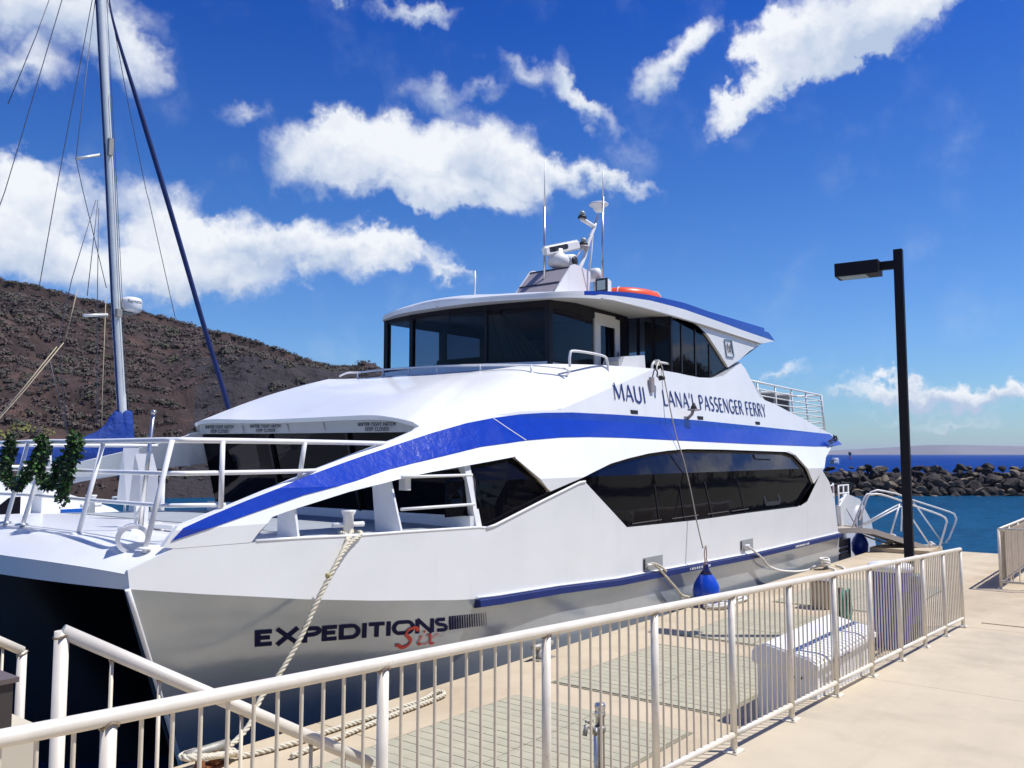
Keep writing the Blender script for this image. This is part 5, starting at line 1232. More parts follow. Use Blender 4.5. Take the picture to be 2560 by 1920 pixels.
mb = MB(); mb.prism([(24.0+.24*math.cos(w), .58+.38*math.sin(w)) for w in [2*math.pi*k/18 for k in range(18)]], 6.935, 6.949); mb.build('stern_port', M['steel'], sw)
mb = MB(); mb.box(20.65, 20.75, 7.4, 11.0, .4, 2.4); mb.build('aft_cabin_door_wall', M['greywall'], FE)
mb = MB(); mb.box(20.62, 20.64, 7.9, 8.8, .45, 2.2); mb.box(20.76, 20.80, 7.9, 8.8, .45, 2.2); mb.build('aft_door', M['glass'], FE)
mb = MB()
for z in (1.62, 1.38, 1.14): mb.tube(smoothpath([(20.75, 7.0, z-.25), (20.80, 7.0, z-.03), (21.0, 7.0, z), (22.0, 7.0, z), (22.15, 7.0, z-.06), (22.2, 7.0, .42)], 4), .022, 6)
for z in (1.60, 1.40, 1.22): mb.tube([(22.55, 7.0, z), (23.4, 7.0, z)], .022, 6)
for x in (21.4, 22.55, 22.95, 23.35): mb.tube([(x, 7.0, .42), (x, 7.0, 1.62)], .022, 6)
mb.build('stern_rail', M['whitetrim'], FE)
lr = thing('lifebuoy', 'orange lifebuoy hung on the stern rail of the ferry', 'lifebuoy', (21.9, 7.15, 1.30))
mb = MB(); mb.tube([(21.9+.28*math.cos(w), 7.12, 1.28+.28*math.sin(w)) for w in [2*math.pi*k/20 for k in range(20)]], .06, 8, closed=True); mb.build('ring', M['redplastic'], lr)
mb = MB()
for w in (.8, 2.4, 3.9, 5.5): mb.obox((21.9+.28*math.cos(w), 7.12, 1.28+.28*math.sin(w)), (.035*math.sin(w), 0, -.035*math.cos(w)), (0, .066, 0), (.066*math.cos(w), 0, .066*math.sin(w)))
mb.build('band', M['offwhite'], lr)

# things that lie on the roof
for k, (x, y, z, sx_, lab) in enumerate(((13.82, 7.95, 5.30, .62, 'large orange life float on the ferry roof behind the searchlight'), (13.05, 9.6, 5.30, .5, 'smaller orange float half hidden beside the radar pedestal on the roof'))):
    zz = 5.22 if k == 0 else 5.18
    rf = thing('life_float', lab, 'life float', (x, y, zz-.08), 'orange life floats on the ferry roof')
    mb = MB(); mb.tube([(x+sx_*math.cos(w), y+sx_*.62*math.sin(w), zz+.05) for w in [2*math.pi*i/28 for i in range(28)]], .125, 10, closed=True); mb.build('float_ring', M['orange'], rf)
    mb = MB()
    for w in (.3, 1.9, 3.4, 5.0, 5.6): mb.tube([(x+sx_*math.cos(w)+.131*math.cos(t)*math.cos(w), y+sx_*.62*math.sin(w)+.131*math.cos(t)*math.sin(w), zz+.05+.131*math.sin(t)) for t in [2*math.pi*i/12 for i in range(12)]], .012, 4, closed=True)
    mb.build('strap', M['offwhite'], rf)
# ------------------------------------------------------------------ main railing along the walkway
FY = 2.553; X0, SP = 1.335, 1.1109
topz = lambda X: 1.693-.0457*X; botz = lambda X: topz(X)-.952
RL = thing('railing', 'long pale metal railing with round top rail running down the walkway beside the pier', 'railing', (6, FY, zr(6)))
xe = X0+SP*11
mb = MB(); N = 44; mb.tube([(-3.2+(xe+3.2)*i/N, FY, topz(-3.2+(xe+3.2)*i/N)) for i in range(N+1)], .0255, 16); mb.build('top_rail', M['rail'], RL)
pm = {}
q = MB(); q.tube([(0, 0, -1.045), (0, 0, -.015)], .0235, 14); postm = q.mesh('post', M['rail'])
q = MB(); q.lathe([(.029, -.026), (.031, -.018), (.026, -.010)], (0, 0, 0), 14); weldm = q.mesh('weld_bead', M['weld'])
# saddle-shaped weld where post meets rail
def saddle():
    q = MB(); P = []
    for k in range(20):
        w = 2*math.pi*k/20; x = .0245*math.cos(w); y = .0245*math.sin(w); z = -math.sqrt(max(0, .0262**2-y*y)); P.append((x*1.06, y*1.06, z-.003+.0015*math.sin(k*2.7)))
    q.tube(P, [.0042+.0012*math.sin(k*1.9) for k in range(20)], 6, closed=True); return q.mesh('weld_bead', M['weld'])
sadm = saddle()
q = MB(); q.box(-.075, .075, -.05, .05, 0, .012); basem = q.mesh('base_plate', M['rail'])
q = MB()
for sx2 in (-.055, .055):
    q.lathe([(.012, .012), (.012, .022), (.007, .023), (.007, .036)], (sx2, .028*(1 if sx2 > 0 else -1), 0), 8)
boltm = q.mesh('anchor_bolts', M['galv'])
q = MB(); q.tube([(0, 0, .002), (0, 0, .935)], .0072, 8, cap=False); balm = q.mesh('baluster', M['baluster'])
q = MB(); q.lathe([(.0085, -.004), (.010, .001), (.008, .006)], (0, 0, .0), 8); q.lathe([(.0085, .918), (.0105, .923), (.009, .930)], (0, 0, 0), 8); bw2 = q.mesh('weld_spot', M['weld'])
for i in range(-3, 12):
    X = X0+SP*i
    p = link('post', postm, RL, (X, FY, topz(X)))
    link('weld_bead', sadm, p, (X, FY, topz(X)))
    b = link('base_plate', basem, p, (X, FY, topz(X)-1.07)); 
    link('anchor_bolts', boltm, p, (X, FY, topz(X)-1.07))
    if i < 11:
        for k in range(1, 11):
            x = X+SP*k/11.0; zb = botz(x)+.017
            bl = link('baluster', balm, RL, (x, FY, zb)); link('weld_spot', bw2, bl, (x, FY, zb))
            bl.rotation_euler = (0, random.uniform(-.004, .004), 0)
    if i < 11:
        a, b_ = X+.022, X+SP-.022
        q = MB(); q.tube([(a, FY, botz(a)), (b_, FY, botz(b_))], .0215, 12); q.build('bottom_rail', M['rail'], RL)

# ------------------------------------------------------------------ lower handrails by the steps at the left
def handrail(name, label, pts, posts, bal, r=.0235, zfoot=0.0):
    T = thing(name, label, 'handrail', (pts[0][0], pts[0][1], zfoot))
    mb = MB(); mb.tube(pts, r, 14); mb.build('top_rail', M['rail'], T)
    for p in posts:
        mb = MB(); mb.tube([(p[0], p[1], zfoot), (p[0], p[1], p[2])], r, 14); po = mb.build('post', M['rail'], T)
        mb = MB(); mb.tube([(p[0]+.0245*math.cos(w), p[1]+.0245*math.sin(w), p[2]-.012+.010*math.cos(w)) for w in [2*math.pi*k/14 for k in range(14)]], .004, 5, closed=True); mb.build('weld_bead', M['weld'], po)
    for p in bal:
        mb = MB(); mb.tube([(p[0], p[1], max(zfoot, p[2]-.95)), (p[0], p[1], p[2]-.018)], .0072, 8); bb = mb.build('baluster', M['baluster'], T)
        mb = MB(); mb.lathe([(.0085, 0), (.011, .006), (.009, .012)], (p[0], p[1], p[2]-.032), 8); mb.build('weld_spot', M['weld'], bb)
    return T
a = Vector((1.386, 2.98, 1.822)); b = Vector((2.440, 2.615, 1.185))
handrail('stair_handrail', 'sloping handrail of the steps that drops to meet a post of the long railing', [a, b], [a], [a.lerp(b, t) for t in (.14, .28, .41, .54, .66, .78, .9)])
a = Vector((2.03, 4.79, 1.395)); b = Vector((1.60, 4.79, 1.66))
handrail('stair_handrail', 'short sloping handrail at the left edge above the dark brown box', [b, a], [a], [a.lerp(b, t) for t in (.22, .47, .72, .97)])
# steps and landing
mb = MB(); mb.box(.2, 1.2, 2.75, 3.1, 0, .55); mb.box(1.2, 1.9, 2.75, 3.1, 0, .30); mb.box(1.9, 2.5, 2.75, 3.1, 0, .15); struct(mb.build('steps', M['concrete']))
pl = thing('pedestal', 'cream concrete pedestal at the left edge carrying a dark brown box', 'pedestal', (1.2, 3.75, 0))
mb = MB(); mb.box(.5, 1.595, 3.6, 4.0, 0, 1.36); me = mb.mesh('pedestal_block', M['cream']); bm = bmesh.new(); bm.from_mesh(me); bmesh.ops.bevel(bm, geom=bm.edges[:], offset=.012, segments=2, affect='EDGES'); bm.to_mesh(me); bm.free(); link('block', me, pl)
bx = thing('utility_box', 'dark brown metal box standing on the cream pedestal at the left edge', 'box', (1.2, 3.75, 1.36))
mb = MB(); mb.box(.7, 1.505, 3.615, 3.95, 1.362, 1.53); mb.build('body', M['brownbox'], bx)
mb = MB(); mb.box(.68, 1.52, 3.60, 3.965, 1.531, 1.55); mb.build('lid', mat('brown_lid', (.13, .10, .095), .45), bx)

# ------------------------------------------------------------------ second railing at the right
R2 = thing('railing', 'shorter railing corner of pale balusters near the pier end at the right edge', 'railing', (17.73, 2.74, 0))
cx, cy, h = 17.73, 2.70, 1.06
mb = MB(); mb.tube([(cx, cy, h), (cx+5.6, cy, h)], .024, 10); mb.tube([(cx, cy, h), (cx, cy-5.6, h)], .024, 10); mb.build('top_rail', M['rail'], R2)
mb = MB(); mb.tube([(cx, cy, .13), (cx+5.6, cy, .13)], .03, 10); mb.tube([(cx, cy, .13), (cx, cy-5.6, .13)], .022, 10); mb.build('bottom_rail', M['rail'], R2)
q = MB(); q.tube([(0, 0, 0), (0, 0, h)], .024, 10); pm2 = q.mesh('post', M['rail']); q = MB(); q.tube([(0, 0, .13), (0, 0, h-.01)], .0075, 6, cap=False); bm2 = q.mesh('baluster', M['baluster'])
for k in range(6):
    for d in ((1, 0), (0, -1)):
        if k == 0 and d[1]: continue
        p = link('post', pm2, R2, (cx+d[0]*1.1*k, cy+d[1]*1.1*k, 0)); link('base_plate', basem, p, (cx+d[0]*1.1*k, cy+d[1]*1.1*k, 0))
    if k < 5:
        for j in range(1, 11):
            for d in ((1, 0), (0, -1)): link('baluster', bm2, R2, (cx+d[0]*(1.1*k+.1*j), cy+d[1]*(1.1*k+.1*j), 0))
# tan boards fixed behind that railing
tb2 = thing('screen', 'weathered tan board screen fixed behind the railing at the right edge', 'screen', (20.4, 2.8, 0))
for k in range(26):
    mb = MB(); x = cx+.12+.21*k; mb.box(x, x+.19, cy-.075, cy-.05, .2, h-.04); mb.build('board', mat('weathered_tan_board', (.36, .30, .24), .85, var=.15, vscale=3) if k == 0 else bpy.data.materials['weathered_tan_board'], tb2)

# ------------------------------------------------------------------ lamp post
LX, LY = 12.40, 2.95
lp = thing('lamp_post', 'tall dark bronze square lamp post with one box head pointing left', 'lamp post', (LX, LY, 0))
def obx(mb, cx_, cy_, z0, z1, u, w, l): # box aligned with direction u
    u = Vector(u).normalized(); v = Vector((-u.y, u.x, 0)); mb.obox((cx_, cy_, (z0+z1)/2), u*l, v*w, (0, 0, (z1-z0)/2)); return mb
zt = 5.20; d_ = Vector((-.80, .60, 0)).normalized()
d_ = (-cR*math.cos(R(33))+cF*math.sin(R(33))).normalized()
mb = MB(); obx(mb, LX, LY, 0, zt, d_, .056, .056); pole = mb.build('pole', M['post'], lp)
mb = MB(); obx(mb, LX, LY, .0, .04, d_, .15, .15); mb.build('base_plate', M['post'], lp)
c0 = Vector((LX, LY, 0)); zc = 4.97
mb = MB(); c1 = c0+d_*.16; obx(mb, c1.x, c1.y, zc-.030, zc+.085, d_, .035, .12); mb.build('arm', M['post'], lp)
c2 = c0+d_*.52
mb = MB(); obx(mb, c2.x, c2.y, zc-.085, zc+.100, d_, .17, .285); hd = mb.build('lamp_head', M['post'], lp)
mb = MB(); c3_ = c2+d_*.06; obx(mb, c3_.x, c3_.y, zc-.090, zc-.086, d_, .14, .18); mb.build('lamp_lens', M['lens'], hd)

# ------------------------------------------------------------------ dock box
db = thing('dock_box', 'white lidded dock box standing behind the railing with railing shadows on it', 'dock box', (8.5, 2.92, 0))
bx0, bx1, by0, by1 = 7.66, 9.48, 2.60, 3.20
mb = MB(); mb.box(bx0+.04, bx1-.04, by0+.04, by1-.03, 0, .53); me = mb.mesh('body', M['boxwhite']); bm = bmesh.new(); bm.from_mesh(me); bmesh.ops.bevel(bm, geom=bm.edges[:], offset=.02, segments=2, affect='EDGES'); bm.to_mesh(me); bm.free(); link('body', me, db)
pr = [(by0+.0, .515), (by0, .585), (by0+.06, .625), (by1-.13, .71), (by1, .64), (by1, .515)]
mb = MB(); n = len(pr); mb.add([(bx0, y, z) for y, z in pr]+[(bx1, y, z) for y, z in pr], [tuple(range(n))[::-1], tuple(range(n, 2*n))]+[(i, (i+1) % n, n+(i+1) % n, n+i) for i in range(n)])
me = mb.mesh('lid', M['boxwhite']); bm = bmesh.new(); bm.from_mesh(me); bmesh.ops.bevel(bm, geom=bm.edges[:], offset=.015, segments=3, affect='EDGES'); bm.to_mesh(me); bm.free(); lid = link('lid', me, db)
mb = MB(); mb.tube(smoothpath([(7.95, by0-.0, .55), (7.97, by0-.03, .56), (8.2, by0-.035, .56), (8.43, by0-.03, .56), (8.45, by0-.0, .55)], 4), .010, 6); mb.build('handle', M['steel'], lid)
mb = MB()
for y in (2.76, 2.83): mb.lathe([(.012, -.004), (.012, .002)], (bx0+.036, y, .44), 8, 'x')
mb.build('rivets', M['black'], db)

# ------------------------------------------------------------------ bins, hose, tap
b1 = thing('bin', 'dark blue round bin with white lid behind the railing by the lamp post', 'bin', (11.62, 3.0, 0))
mb = MB(); mb.lathe([(.20, 0), (.205, .03), (.245, .93), (.25, .95)], (11.62, 3.0, 0), 28); mb.build('body', M['binblue'], b1)
mb = MB(); mb.lathe([(.268, .95), (.270, 1.00), (.24, 1.035), (.10, 1.06), (.0, 1.065)], (11.62, 3.0, 0), 28); mb.build('lid', M['boxwhite'], b1)
b2 = thing('drum', 'violet blue drum standing just right of the white lidded bin', 'drum', (11.95, 2.72, 0))
bx_, by_ = 12.02, 2.80
mb = MB(); mb.lathe([(.085, 0), (.09, .02), (.095, .40), (.088, .42), (.095, .44), (.09, .84), (.06, .88), (0, .885)], (bx_, by_, 0), 20); mb.build('body', M['binpurple'], b2)
mb = MB(); mb.lathe([(.0, 0), (.075, 0), (.075, .012), (0, .012)], (bx_-.03, by_-.115, .74), 20, 'y'); mb.build('light_blue_disc', M['lightblue'], b2)
tk = thing('hose_post', 'tan utility pedestal standing behind the white dock box', 'pedestal', (13.85, 4.6, 0))
mb = MB(); mb.box(13.70, 13.98, 4.45, 4.75, 0, .43); me = mb.mesh('pedestal', M['tan']); bm = bmesh.new(); bm.from_mesh(me); bmesh.ops.bevel(bm, geom=bm.edges[:], offset=.015, segments=2, affect='EDGES'); bm.to_mesh(me); bm.free(); link('body', me, tk)
mb = MB(); mb.box(13.68, 14.0, 4.43, 4.77, .431, .45); mb.build('cap', M['panel'], tk)
hs = thing('hose_reel', 'green garden hose coiled on a short dark stand behind the railing', 'hose', (12.75, 3.95, 0))
mb = MB(); mb.box(12.72, 12.80, 3.96, 4.02, 0, .50); mb.build('stand', M['brownbox'], hs)
mb = MB(); rr4 = random.Random(8)
for k in range(7):
    rx = .15+rr4.uniform(-.02, .02); rz = .21+rr4.uniform(-.03, .03)
    mb.tube([(12.76+rx*math.cos(w), 3.90+.012*k-.03+.01*math.sin(3*w), .26+rz*math.sin(w)) for w in [2*math.pi*i/22 for i in range(22)]], .012, 6, closed=True)
mb.build('hose', M['hose'], hs)
tp = thing('water_tap', 'steel standpipe with a brass tap in front of the deck boards behind the railing', 'tap', (4.92, 3.1, 0))
mb = MB(); mb.lathe([(.030, 0), (.030, .70), (.036, .702), (.036, .73), (.030, .74), (.036, .75), (.036, .775), (.028, .785), (0, .787)], (4.92, 3.1, 0), 16); mb.tube([(4.865, 3.1, 0), (4.865, 3.1, .64)], .014, 8); mb.build('pipe', M['steel'], tp)
mb = MB(); mb.tube([(4.865, 3.1, .60), (4.80, 3.1, .665), (4.755, 3.1, .675), (4.735, 3.1, .62)], .016, 8); mb.tube([(4.79, 3.1, .66), (4.79, 3.1, .70)], .01, 6); mb.tube([(4.75, 3.1, .705), (4.83, 3.1, .695)], .009, 6); mb.lathe([(.034, .60), (.038, .61), (.038, .63), (.034, .64)], (4.92, 3.1, 0), 16); mb.build('tap', M['galv'], tp)

# ------------------------------------------------------------------ pier cleats, ropes
def pier_cleat(x, y, label, s=1.0):
    T = thing('pier_cleat', label, 'cleat', (x, y, 0), 'mooring cleats on the pier edge')
    mb = MB(); mb.tube([(x-.16*s, y, .125*s), (x-.05*s, y, .115*s), (x+.05*s, y, .115*s), (x+.16*s, y, .125*s)], [.022*s, .032*s, .032*s, .022*s], 10); mb.build('horn', M['galv'], T)
    mb = MB(); mb.lathe([(.045*s, 0), (.03*s, .03*s), (.028*s, .11*s)], (x-.05*s, y, .01), 10); mb.lathe([(.045*s, 0), (.03*s, .03*s), (.028*s, .11*s)], (x+.05*s, y, .01), 10); mb.box(x-.13*s, x+.13*s, y-.06*s, y+.06*s, 0, .014); mb.build('base', M['rust'] if 'rusty' in label else M['galv'], T)
cx1, cy1 = D['cleat_mid'][:2]
pier_cleat(8.42, 6.10, 'bare galvanised cleat on the pier edge between the ferry bow rope and the blue fender', 1.25)
pier_cleat(3.95, 6.05, 'rusty cleat at the left with the heavy bow rope wound round it', 1.2)
pier_cleat(13.1, 6.08, 'cleat under the blue fender with a pile of rope on it'); pier_cleat(18.5, 6.05, 'cleat near the far end of the pier holding the second stern rope'); pier_cleat(23.4, 6.0, 'last cleat beside the gangway at the pier end')
def coil(mb, c, r, n, seed, rr=.022, h=.05):
    q = random.Random(seed); P = []
    for k in range(n*12):
        w = 2*math.pi*k/12; R_ = r*(1+.25*math.sin(k*.37+seed)+q.uniform(-.08, .08)); P.append((c[0]+R_*math.cos(w)*1.3, c[1]+R_*math.sin(w)*.75, c[2]+rr*.6+h*abs(math.sin(k*.21))+q.uniform(0, .02)))
    mb.tube(smoothpath(P, 2), rr, 6)
rp_ = thing('mooring_rope', 'thick cream three strand rope from the bow bollard down to the rusty cleat', 'rope', (5.7, 6.4, 1.6))
mb = MB(); P = [(5.76, 6.47, 1.66), (5.60, 6.36, 1.56), (5.42, 6.29, 1.40)]+D['rope_bow'][1:]+[(4.42, 6.18, .19), (4.22, 6.12, .10), (4.02, 6.06, .10)]
rope3(mb, smoothpath(P, 8), .0235, pitch=.15); mb.build('rope', M['rope'], rp_)
mb = MB(); rope3(mb, smoothpath([(5.60, 6.36, 1.57), (5.66, 6.44, 1.63), (5.73, 6.62, 1.64), (5.84, 6.62, 1.64), (5.89, 6.50, 1.64), (5.80, 6.40, 1.615), (5.66, 6.37, 1.56), (5.50, 6.31, 1.47)], 6), .020); mb.build('eye_splice', M['rope'], rp_)
mb = MB(); mb.lathe([(.024, -.02), (.027, 0), (.024, .02)], (5.31, 6.285, 1.295), 8); mb.build('whipping', mat('yellowed_whipping', (.42, .38, .18), .9), rp_)
mb = MB(); c0 = (3.96, 6.04, .05)
P = []
for k in range(40): w = k*.62; P.append((c0[0]+.20*math.cos(w)*(1+.2*math.sin(k)), c0[1]+.10*math.sin(w), .05+.09*abs(math.sin(k*.31))))
rope3(mb, smoothpath(P, 4), .0235, n=500); mb.build('turns', M['rope'], rp_)
rd = thing('rope', 'long doubled cream rope lying along the pier edge beside the bow', 'rope', (5.5, 6.0, 0))
mb = MB(); P = [(4.0, 6.0, .10), (4.15, 6.03, .06)]+[(p[0], min(p[1], 6.16), .03) for p in D['rope_deck'][1:]]; rope3(mb, smoothpath(P, 6), .0215, n=880); mb.build('strand', M['rope'], rd)
m1 = thing('mooring_rope', 'pale rope from the first grey pocket of the ferry down to the pier', 'rope', (12.2, 6.3, .5))
mb = MB(); P = [(11.50, 6.36, .765), (11.62, 6.33, .75)]+D['rope_m1'][2:]+[(13.0, 6.18, .12), (13.1, 6.1, .10)]; rope3(mb, smoothpath(P, 6), .020); rope3(mb, smoothpath([(11.42, 6.36, .775), (11.6, 6.33, .775), (11.8, 6.31, .70), (11.95, 6.32, .62)], 5), .018); mb.build('rope', M['rope'], m1)
mb = MB(); coil(mb, (12.95, 5.92, 0), .24, 4, 1); coil(mb, (13.6, 5.98, 0), .22, 4, 2); coil(mb, (14.1, 6.06, 0), .16, 3, 3); mb.build('loose_coils', M['ropew'], m1)
m2_ = thing('mooring_rope', 'slack white rope from the second grey pocket to a coil near the pier end', 'rope', (16.5, 6.3, .4))
P = [(15.08, 6.36, .76)]+[(p[0], p[1], p[2]) for p in D['rope_m2'][1:]]+[(18.2, 6.2, .07), (18.4, 6.12, .08)]
mb = MB(); rope3(mb, smoothpath(P[:5], 5), .020); mb.tube(smoothpath(P[3:], 6), .021, 8); mb.build('rope', M['ropew'], m2_)
mb = MB(); q = random.Random(9); P = [(18.45+.16*math.cos(k*.9)*(1+.3*math.sin(k*.4)), 6.05+.08*math.sin(k*.9), .07+.13*(1+math.sin(k*.5))/2*1.2) for k in range(34)]; mb.tube(smoothpath(P, 3), .022, 6); mb.tube(smoothpath([(18.5, 6.05, .05), (18.3, 5.8, .03), (18.05, 5.7, .03), (18.3, 5.6, .03), (18.8, 5.8, .03), (19.0, 6.0, .03)], 5), .022, 6); mb.build('knotted_coil', M['ropew'], m2_)
m3 = thing('mooring_rope', 'short white rope from the ferry stern to the last cleat by the gangway', 'rope', (23, 6.3, .4))
mb = MB(); rope3(mb, smoothpath([(22.9, 6.95, .60), (23.1, 6.6, .35), (23.35, 6.2, .17), (23.4, 6.05, .14)], 6), .024)
P = [(23.45+.16*math.cos(k*.9), 6.0+.10*math.sin(k*.9), .15+.10*(1+math.sin(k*.5))) for k in range(30)]; mb.tube(smoothpath(P, 3), .024, 6); mb.tube(smoothpath([(23.5, 5.95, .2), (23.5, 5.6, .13), (23.45, 5.3, .13), (23.5, 5.05, .15), (23.55, 5.1, .22), (23.5, 4.95, .13)], 5), .028, 6); mb.build('rope', M['ropew'], m3)

# fender and its line
fn = thing('fender', 'round blue inflatable fender hanging between the ferry side and the pier', 'fender', (12.89, 6.12, .3))
fx, fy, fz = 12.89, 6.11, .27
mb = MB(); mb.lathe([(0, -.30), (.09, -.29), (.17, -.22), (.213, -.10), (.215, -.02), (.195, .07), (.145, .165), (.09, .24), (.05, .30), (.036, .36)], (fx, fy, fz), 28); mb.build('ball', M['fender'], fn)
mb = MB(); mb.lathe([(.10, .228), (.055, .295), (.041, .345), (.038, .38), (.02, .40)], (fx, fy, fz+.004), 20); mb.build('neck', mat('navy_rubber_neck', (.01, .012, .10), .3), fn)
mb = MB(); mb.tube([(fx+.05*math.cos(w), fy-.0, fz+.41+.05*math.sin(w)) for w in [2*math.pi*k/12 for k in range(12)]], .010, 5, closed=True); mb.tube(smoothpath([(fx-.02, fy, fz+.42), (fx-.05, fy, fz+.55), (fx-.02, fy-.01, fz+.68), (fx+.03, fy, fz+.56), (fx+.02, fy, fz+.44)], 4), .009, 5); mb.build('lanyard', mat('pink_brown_cord', (.40, .27, .20), .8), fn)
fr_ = thing('fender_line', 'long thin grey cord hanging from the grab hoop down the ferry side to the fender', 'cord', (13.3, 6.9, 4.0))
P = [(13.12, 7.06, 3.985), (13.15, 6.99, 3.93), (13.13, 6.93, 3.70), (13.06, 6.82, 3.32), (12.99, 6.66, 2.75), (12.95, 6.50, 2.30), (12.93, 6.37, 1.8), (12.91, 6.26, 1.3), (12.90, 6.16, .90)]
mb = MB(); mb.tube(smoothpath(P, 5), .0115, 6); mb.build('cord', mat('grey_tan_cord', (.36, .32, .27), .85), fr_)
mb = MB(); P = [(13.13+.05*math.cos(k*.8), 7.07+.05*math.sin(k*.8), 3.975+.035*math.sin(k*.33)) for k in range(30)]; mb.tube(smoothpath(P, 2), .012, 5); mb.tube(smoothpath([(13.1, 7.02, 3.98), (12.98, 6.99, 3.86), (13.02, 6.98, 3.74), (13.12, 7.0, 3.86)], 4), .012, 5); mb.build('knot', M['ropew'], fr_)
f2 = thing('fender', 'blue fender hanging at the ferry stern beyond the pier end', 'fender', (23.05, 6.6, .3))
mb = MB(); mb.lathe([(0, -.36), (.12, -.33), (.20, -.18), (.21, 0), (.17, .12), (.10, .22), (.04, .30), (.03, .34)], (23.05, 6.66, .13), 24); mb.build('ball', M['fender'], f2)
mb = MB(); mb.tube([(23.03, 6.68, .47), (22.9, 6.92, 1.0)], .012, 5); mb.build('lanyard', M['wire'], f2)

# ------------------------------------------------------------------ gangway
gw = thing('gangway', 'light metal gangway with tubular handrails bridging from the ferry stern to the pier', 'gangway', (22.4, 6.2, .5))
dk = D['gw_deck']; ofs = Vector((.64, .64, 0))
mb = MB()
P = [Vector(p) for p in dk[:4]]+[Vector((23.45, 5.0, .11))]; P[0] = Vector((21.5, 6.9, .56)); P[3].z = max(P[3].z, .13)
for p, q in zip(P, P[1:]):
    mb.add([p, q, q+ofs, p+ofs, p-Vector((0,0,.05)), q-Vector((0,0,.05)), q+ofs-Vector((0,0,.05)), p+ofs-Vector((0,0,.05))], [(0,1,2,3),(7,6,5,4),(0,4,5,1),(1,5,6,2),(2,6,7,3),(3,7,4,0)])
mb.build('tread', mat('tan_gangway_tread', (.42, .37, .29), .7, var=.1), gw)
for k in (0, 1):
    mb = MB(); o2 = ofs*k
    for p, q in zip(P, P[1:]):
        d = (q-p); mb.obox((p+q)/2+o2-Vector((0, 0, .03)), d/2, (.018, .018, 0), (0, 0, .065))
    mb.build('side_beam', mat('pale_gangway_beam', (.60, .56, .50), .45, metal=.2) if k == 0 else bpy.data.materials['pale_gangway_beam'], gw)
def zfix(p): return Vector((p[0], p[1], max(p[2], .10)))
mb = MB(); mb.tube([zfix(p) for p in smoothpath(D['gw_near'], 3)], .024, 8); mb.build('handrail', M['whitetrim'], gw)
mb = MB(); mb.tube([zfix(p) for p in smoothpath(D['gw_far'], 3)], .024, 8); mb.build('handrail', M['whitetrim'], gw)
for q in D['gw_b']+D['gw_b2']:
    mb = MB(); mb.tube([zfix(p) for p in q], .020, 8); mb.build('brace', M['whitetrim'], gw)

# ------------------------------------------------------------------ leaf garland on the bow rail
gd = thing('leaf_garland', 'swags of dark green leaf garland draped over the ferry bow rail', 'garland', (3.85, 8.6, 2.5))
G0 = resample(smoothpath([(3.86-.05*(p[2] < 2.4), p[1], p[2]) for p in D['garland']], 6), 260)
rg = random.Random(3); la = MB(); ld = MB()
for k, p in enumerate(G0):
    for j in range(16):
        v = Vector((rg.gauss(0, 1), rg.gauss(0, 1), rg.gauss(0, 1))).normalized(); c = p+v*rg.uniform(.008, .052)
        a = (v+Vector((rg.uniform(-.6, .6), rg.uniform(-.6, .6), rg.uniform(-.9, .2)))).normalized(); b = a.cross(Vector((rg.uniform(-1, 1), rg.uniform(-1, 1), rg.uniform(-1, 1)))).normalized()
        l = rg.uniform(.026, .052); w = l*.38; mid = a.cross(b)*l*.12
        (la if rg.random() < .5 else ld).add([c, c+a*l*.5+b*w+mid, c+a*l, c+a*l*.5-b*w+mid], [(0,1,2),(0,2,3)])
o = la.build('leaves', M['leaf'], gd); o['kind'] = 'stuff'; o = ld.build('dark_leaves', M['leafd'], gd); o['kind'] = 'stuff'
mb = MB(); mb.tube(G0[::3], .022, 5); mb.build('twine', M['leafd'], gd)

# ------------------------------------------------------------------ sailing catamaran behind
RG = D['rig']; sb = thing('sailboat', 'white sailing catamaran with a tall mast and blue sail cover moored behind the ferry', 'sailboat', (9, 17, -1.2))
mp = [Vector(p) for p in RG['mast']]; mp = [mp[0]+(mp[0]-mp[1])*.35]+mp+[mp[-1]+(mp[-1]-mp[-2])*2.0]
mb = MB()
PP = resample(mp, 40); 
for a, b in zip(PP, PP[1:]): pass
mb.tube(PP, .106, 16); ms_ = mb.build('mast', M['mast'], sb)
mb = MB(); mb.tube([p+Vector((-.095, -.03, 0)) for p in PP], .028, 6); mb.build('sail_track', M['jib'], sb)
mb = MB(); mb.tube([p+Vector((.045, -.135, 0)) for p in PP[4:24]], .008, 5); mb.tube([p+Vector((.12, -.08, 0)) for p in PP[1:]], .007, 5); mb.build('halyard', M['wire'], sb)
for key in ('spreader_low', 'spreader_up'):
    a, b = [Vector(p) for p in RG[key]]; mb = MB(); mb.tube([a, b], .035, 8); mb.build('spreader', M['mast'], sb)
mb = MB(); mb.obox(Vector(D['rig']['spreader_up'][1])+Vector((.16, -.15, .20)), (.05, 0, 0), (0, .05, 0), (0, 0, .20)); mb.build('mast_winch', M['galv'], sb)
mb = MB(); mb.obox(Vector(RG['spreader_low'][1])+Vector((.18, -.15, .05)), (.06, 0, 0), (0, .06, 0), (0, 0, .09)); mb.build('mast_winch', M['galv'], sb)
jb = smoothpath(RG['jib'], 8); n = len(jb); mb = MB(); mb.tube(jb, [.016 if i < n*.10 else min(.062, .02+.05*(i/n-.10)*4) for i in range(n)], 10); mb.build('furled_jib', M['jib'], sb)
mb = MB()
for L in RG['lines']: mb.tube(L, .0095 if len(L) != 3 or L[0][2] < 9 else .009, 4)
tl_ = MB(); tl_.tube(RG['lines'][9], .012, 5); tl_.tube(RG['lines'][10], .012, 5); tl_.tube(RG['lines'][7], .010, 4); tl_.tube(RG['lines'][8], .011, 4)
mb.build('rigging', M['wire'], sb); tl_.build('topping_lift', M['tanline'], sb)
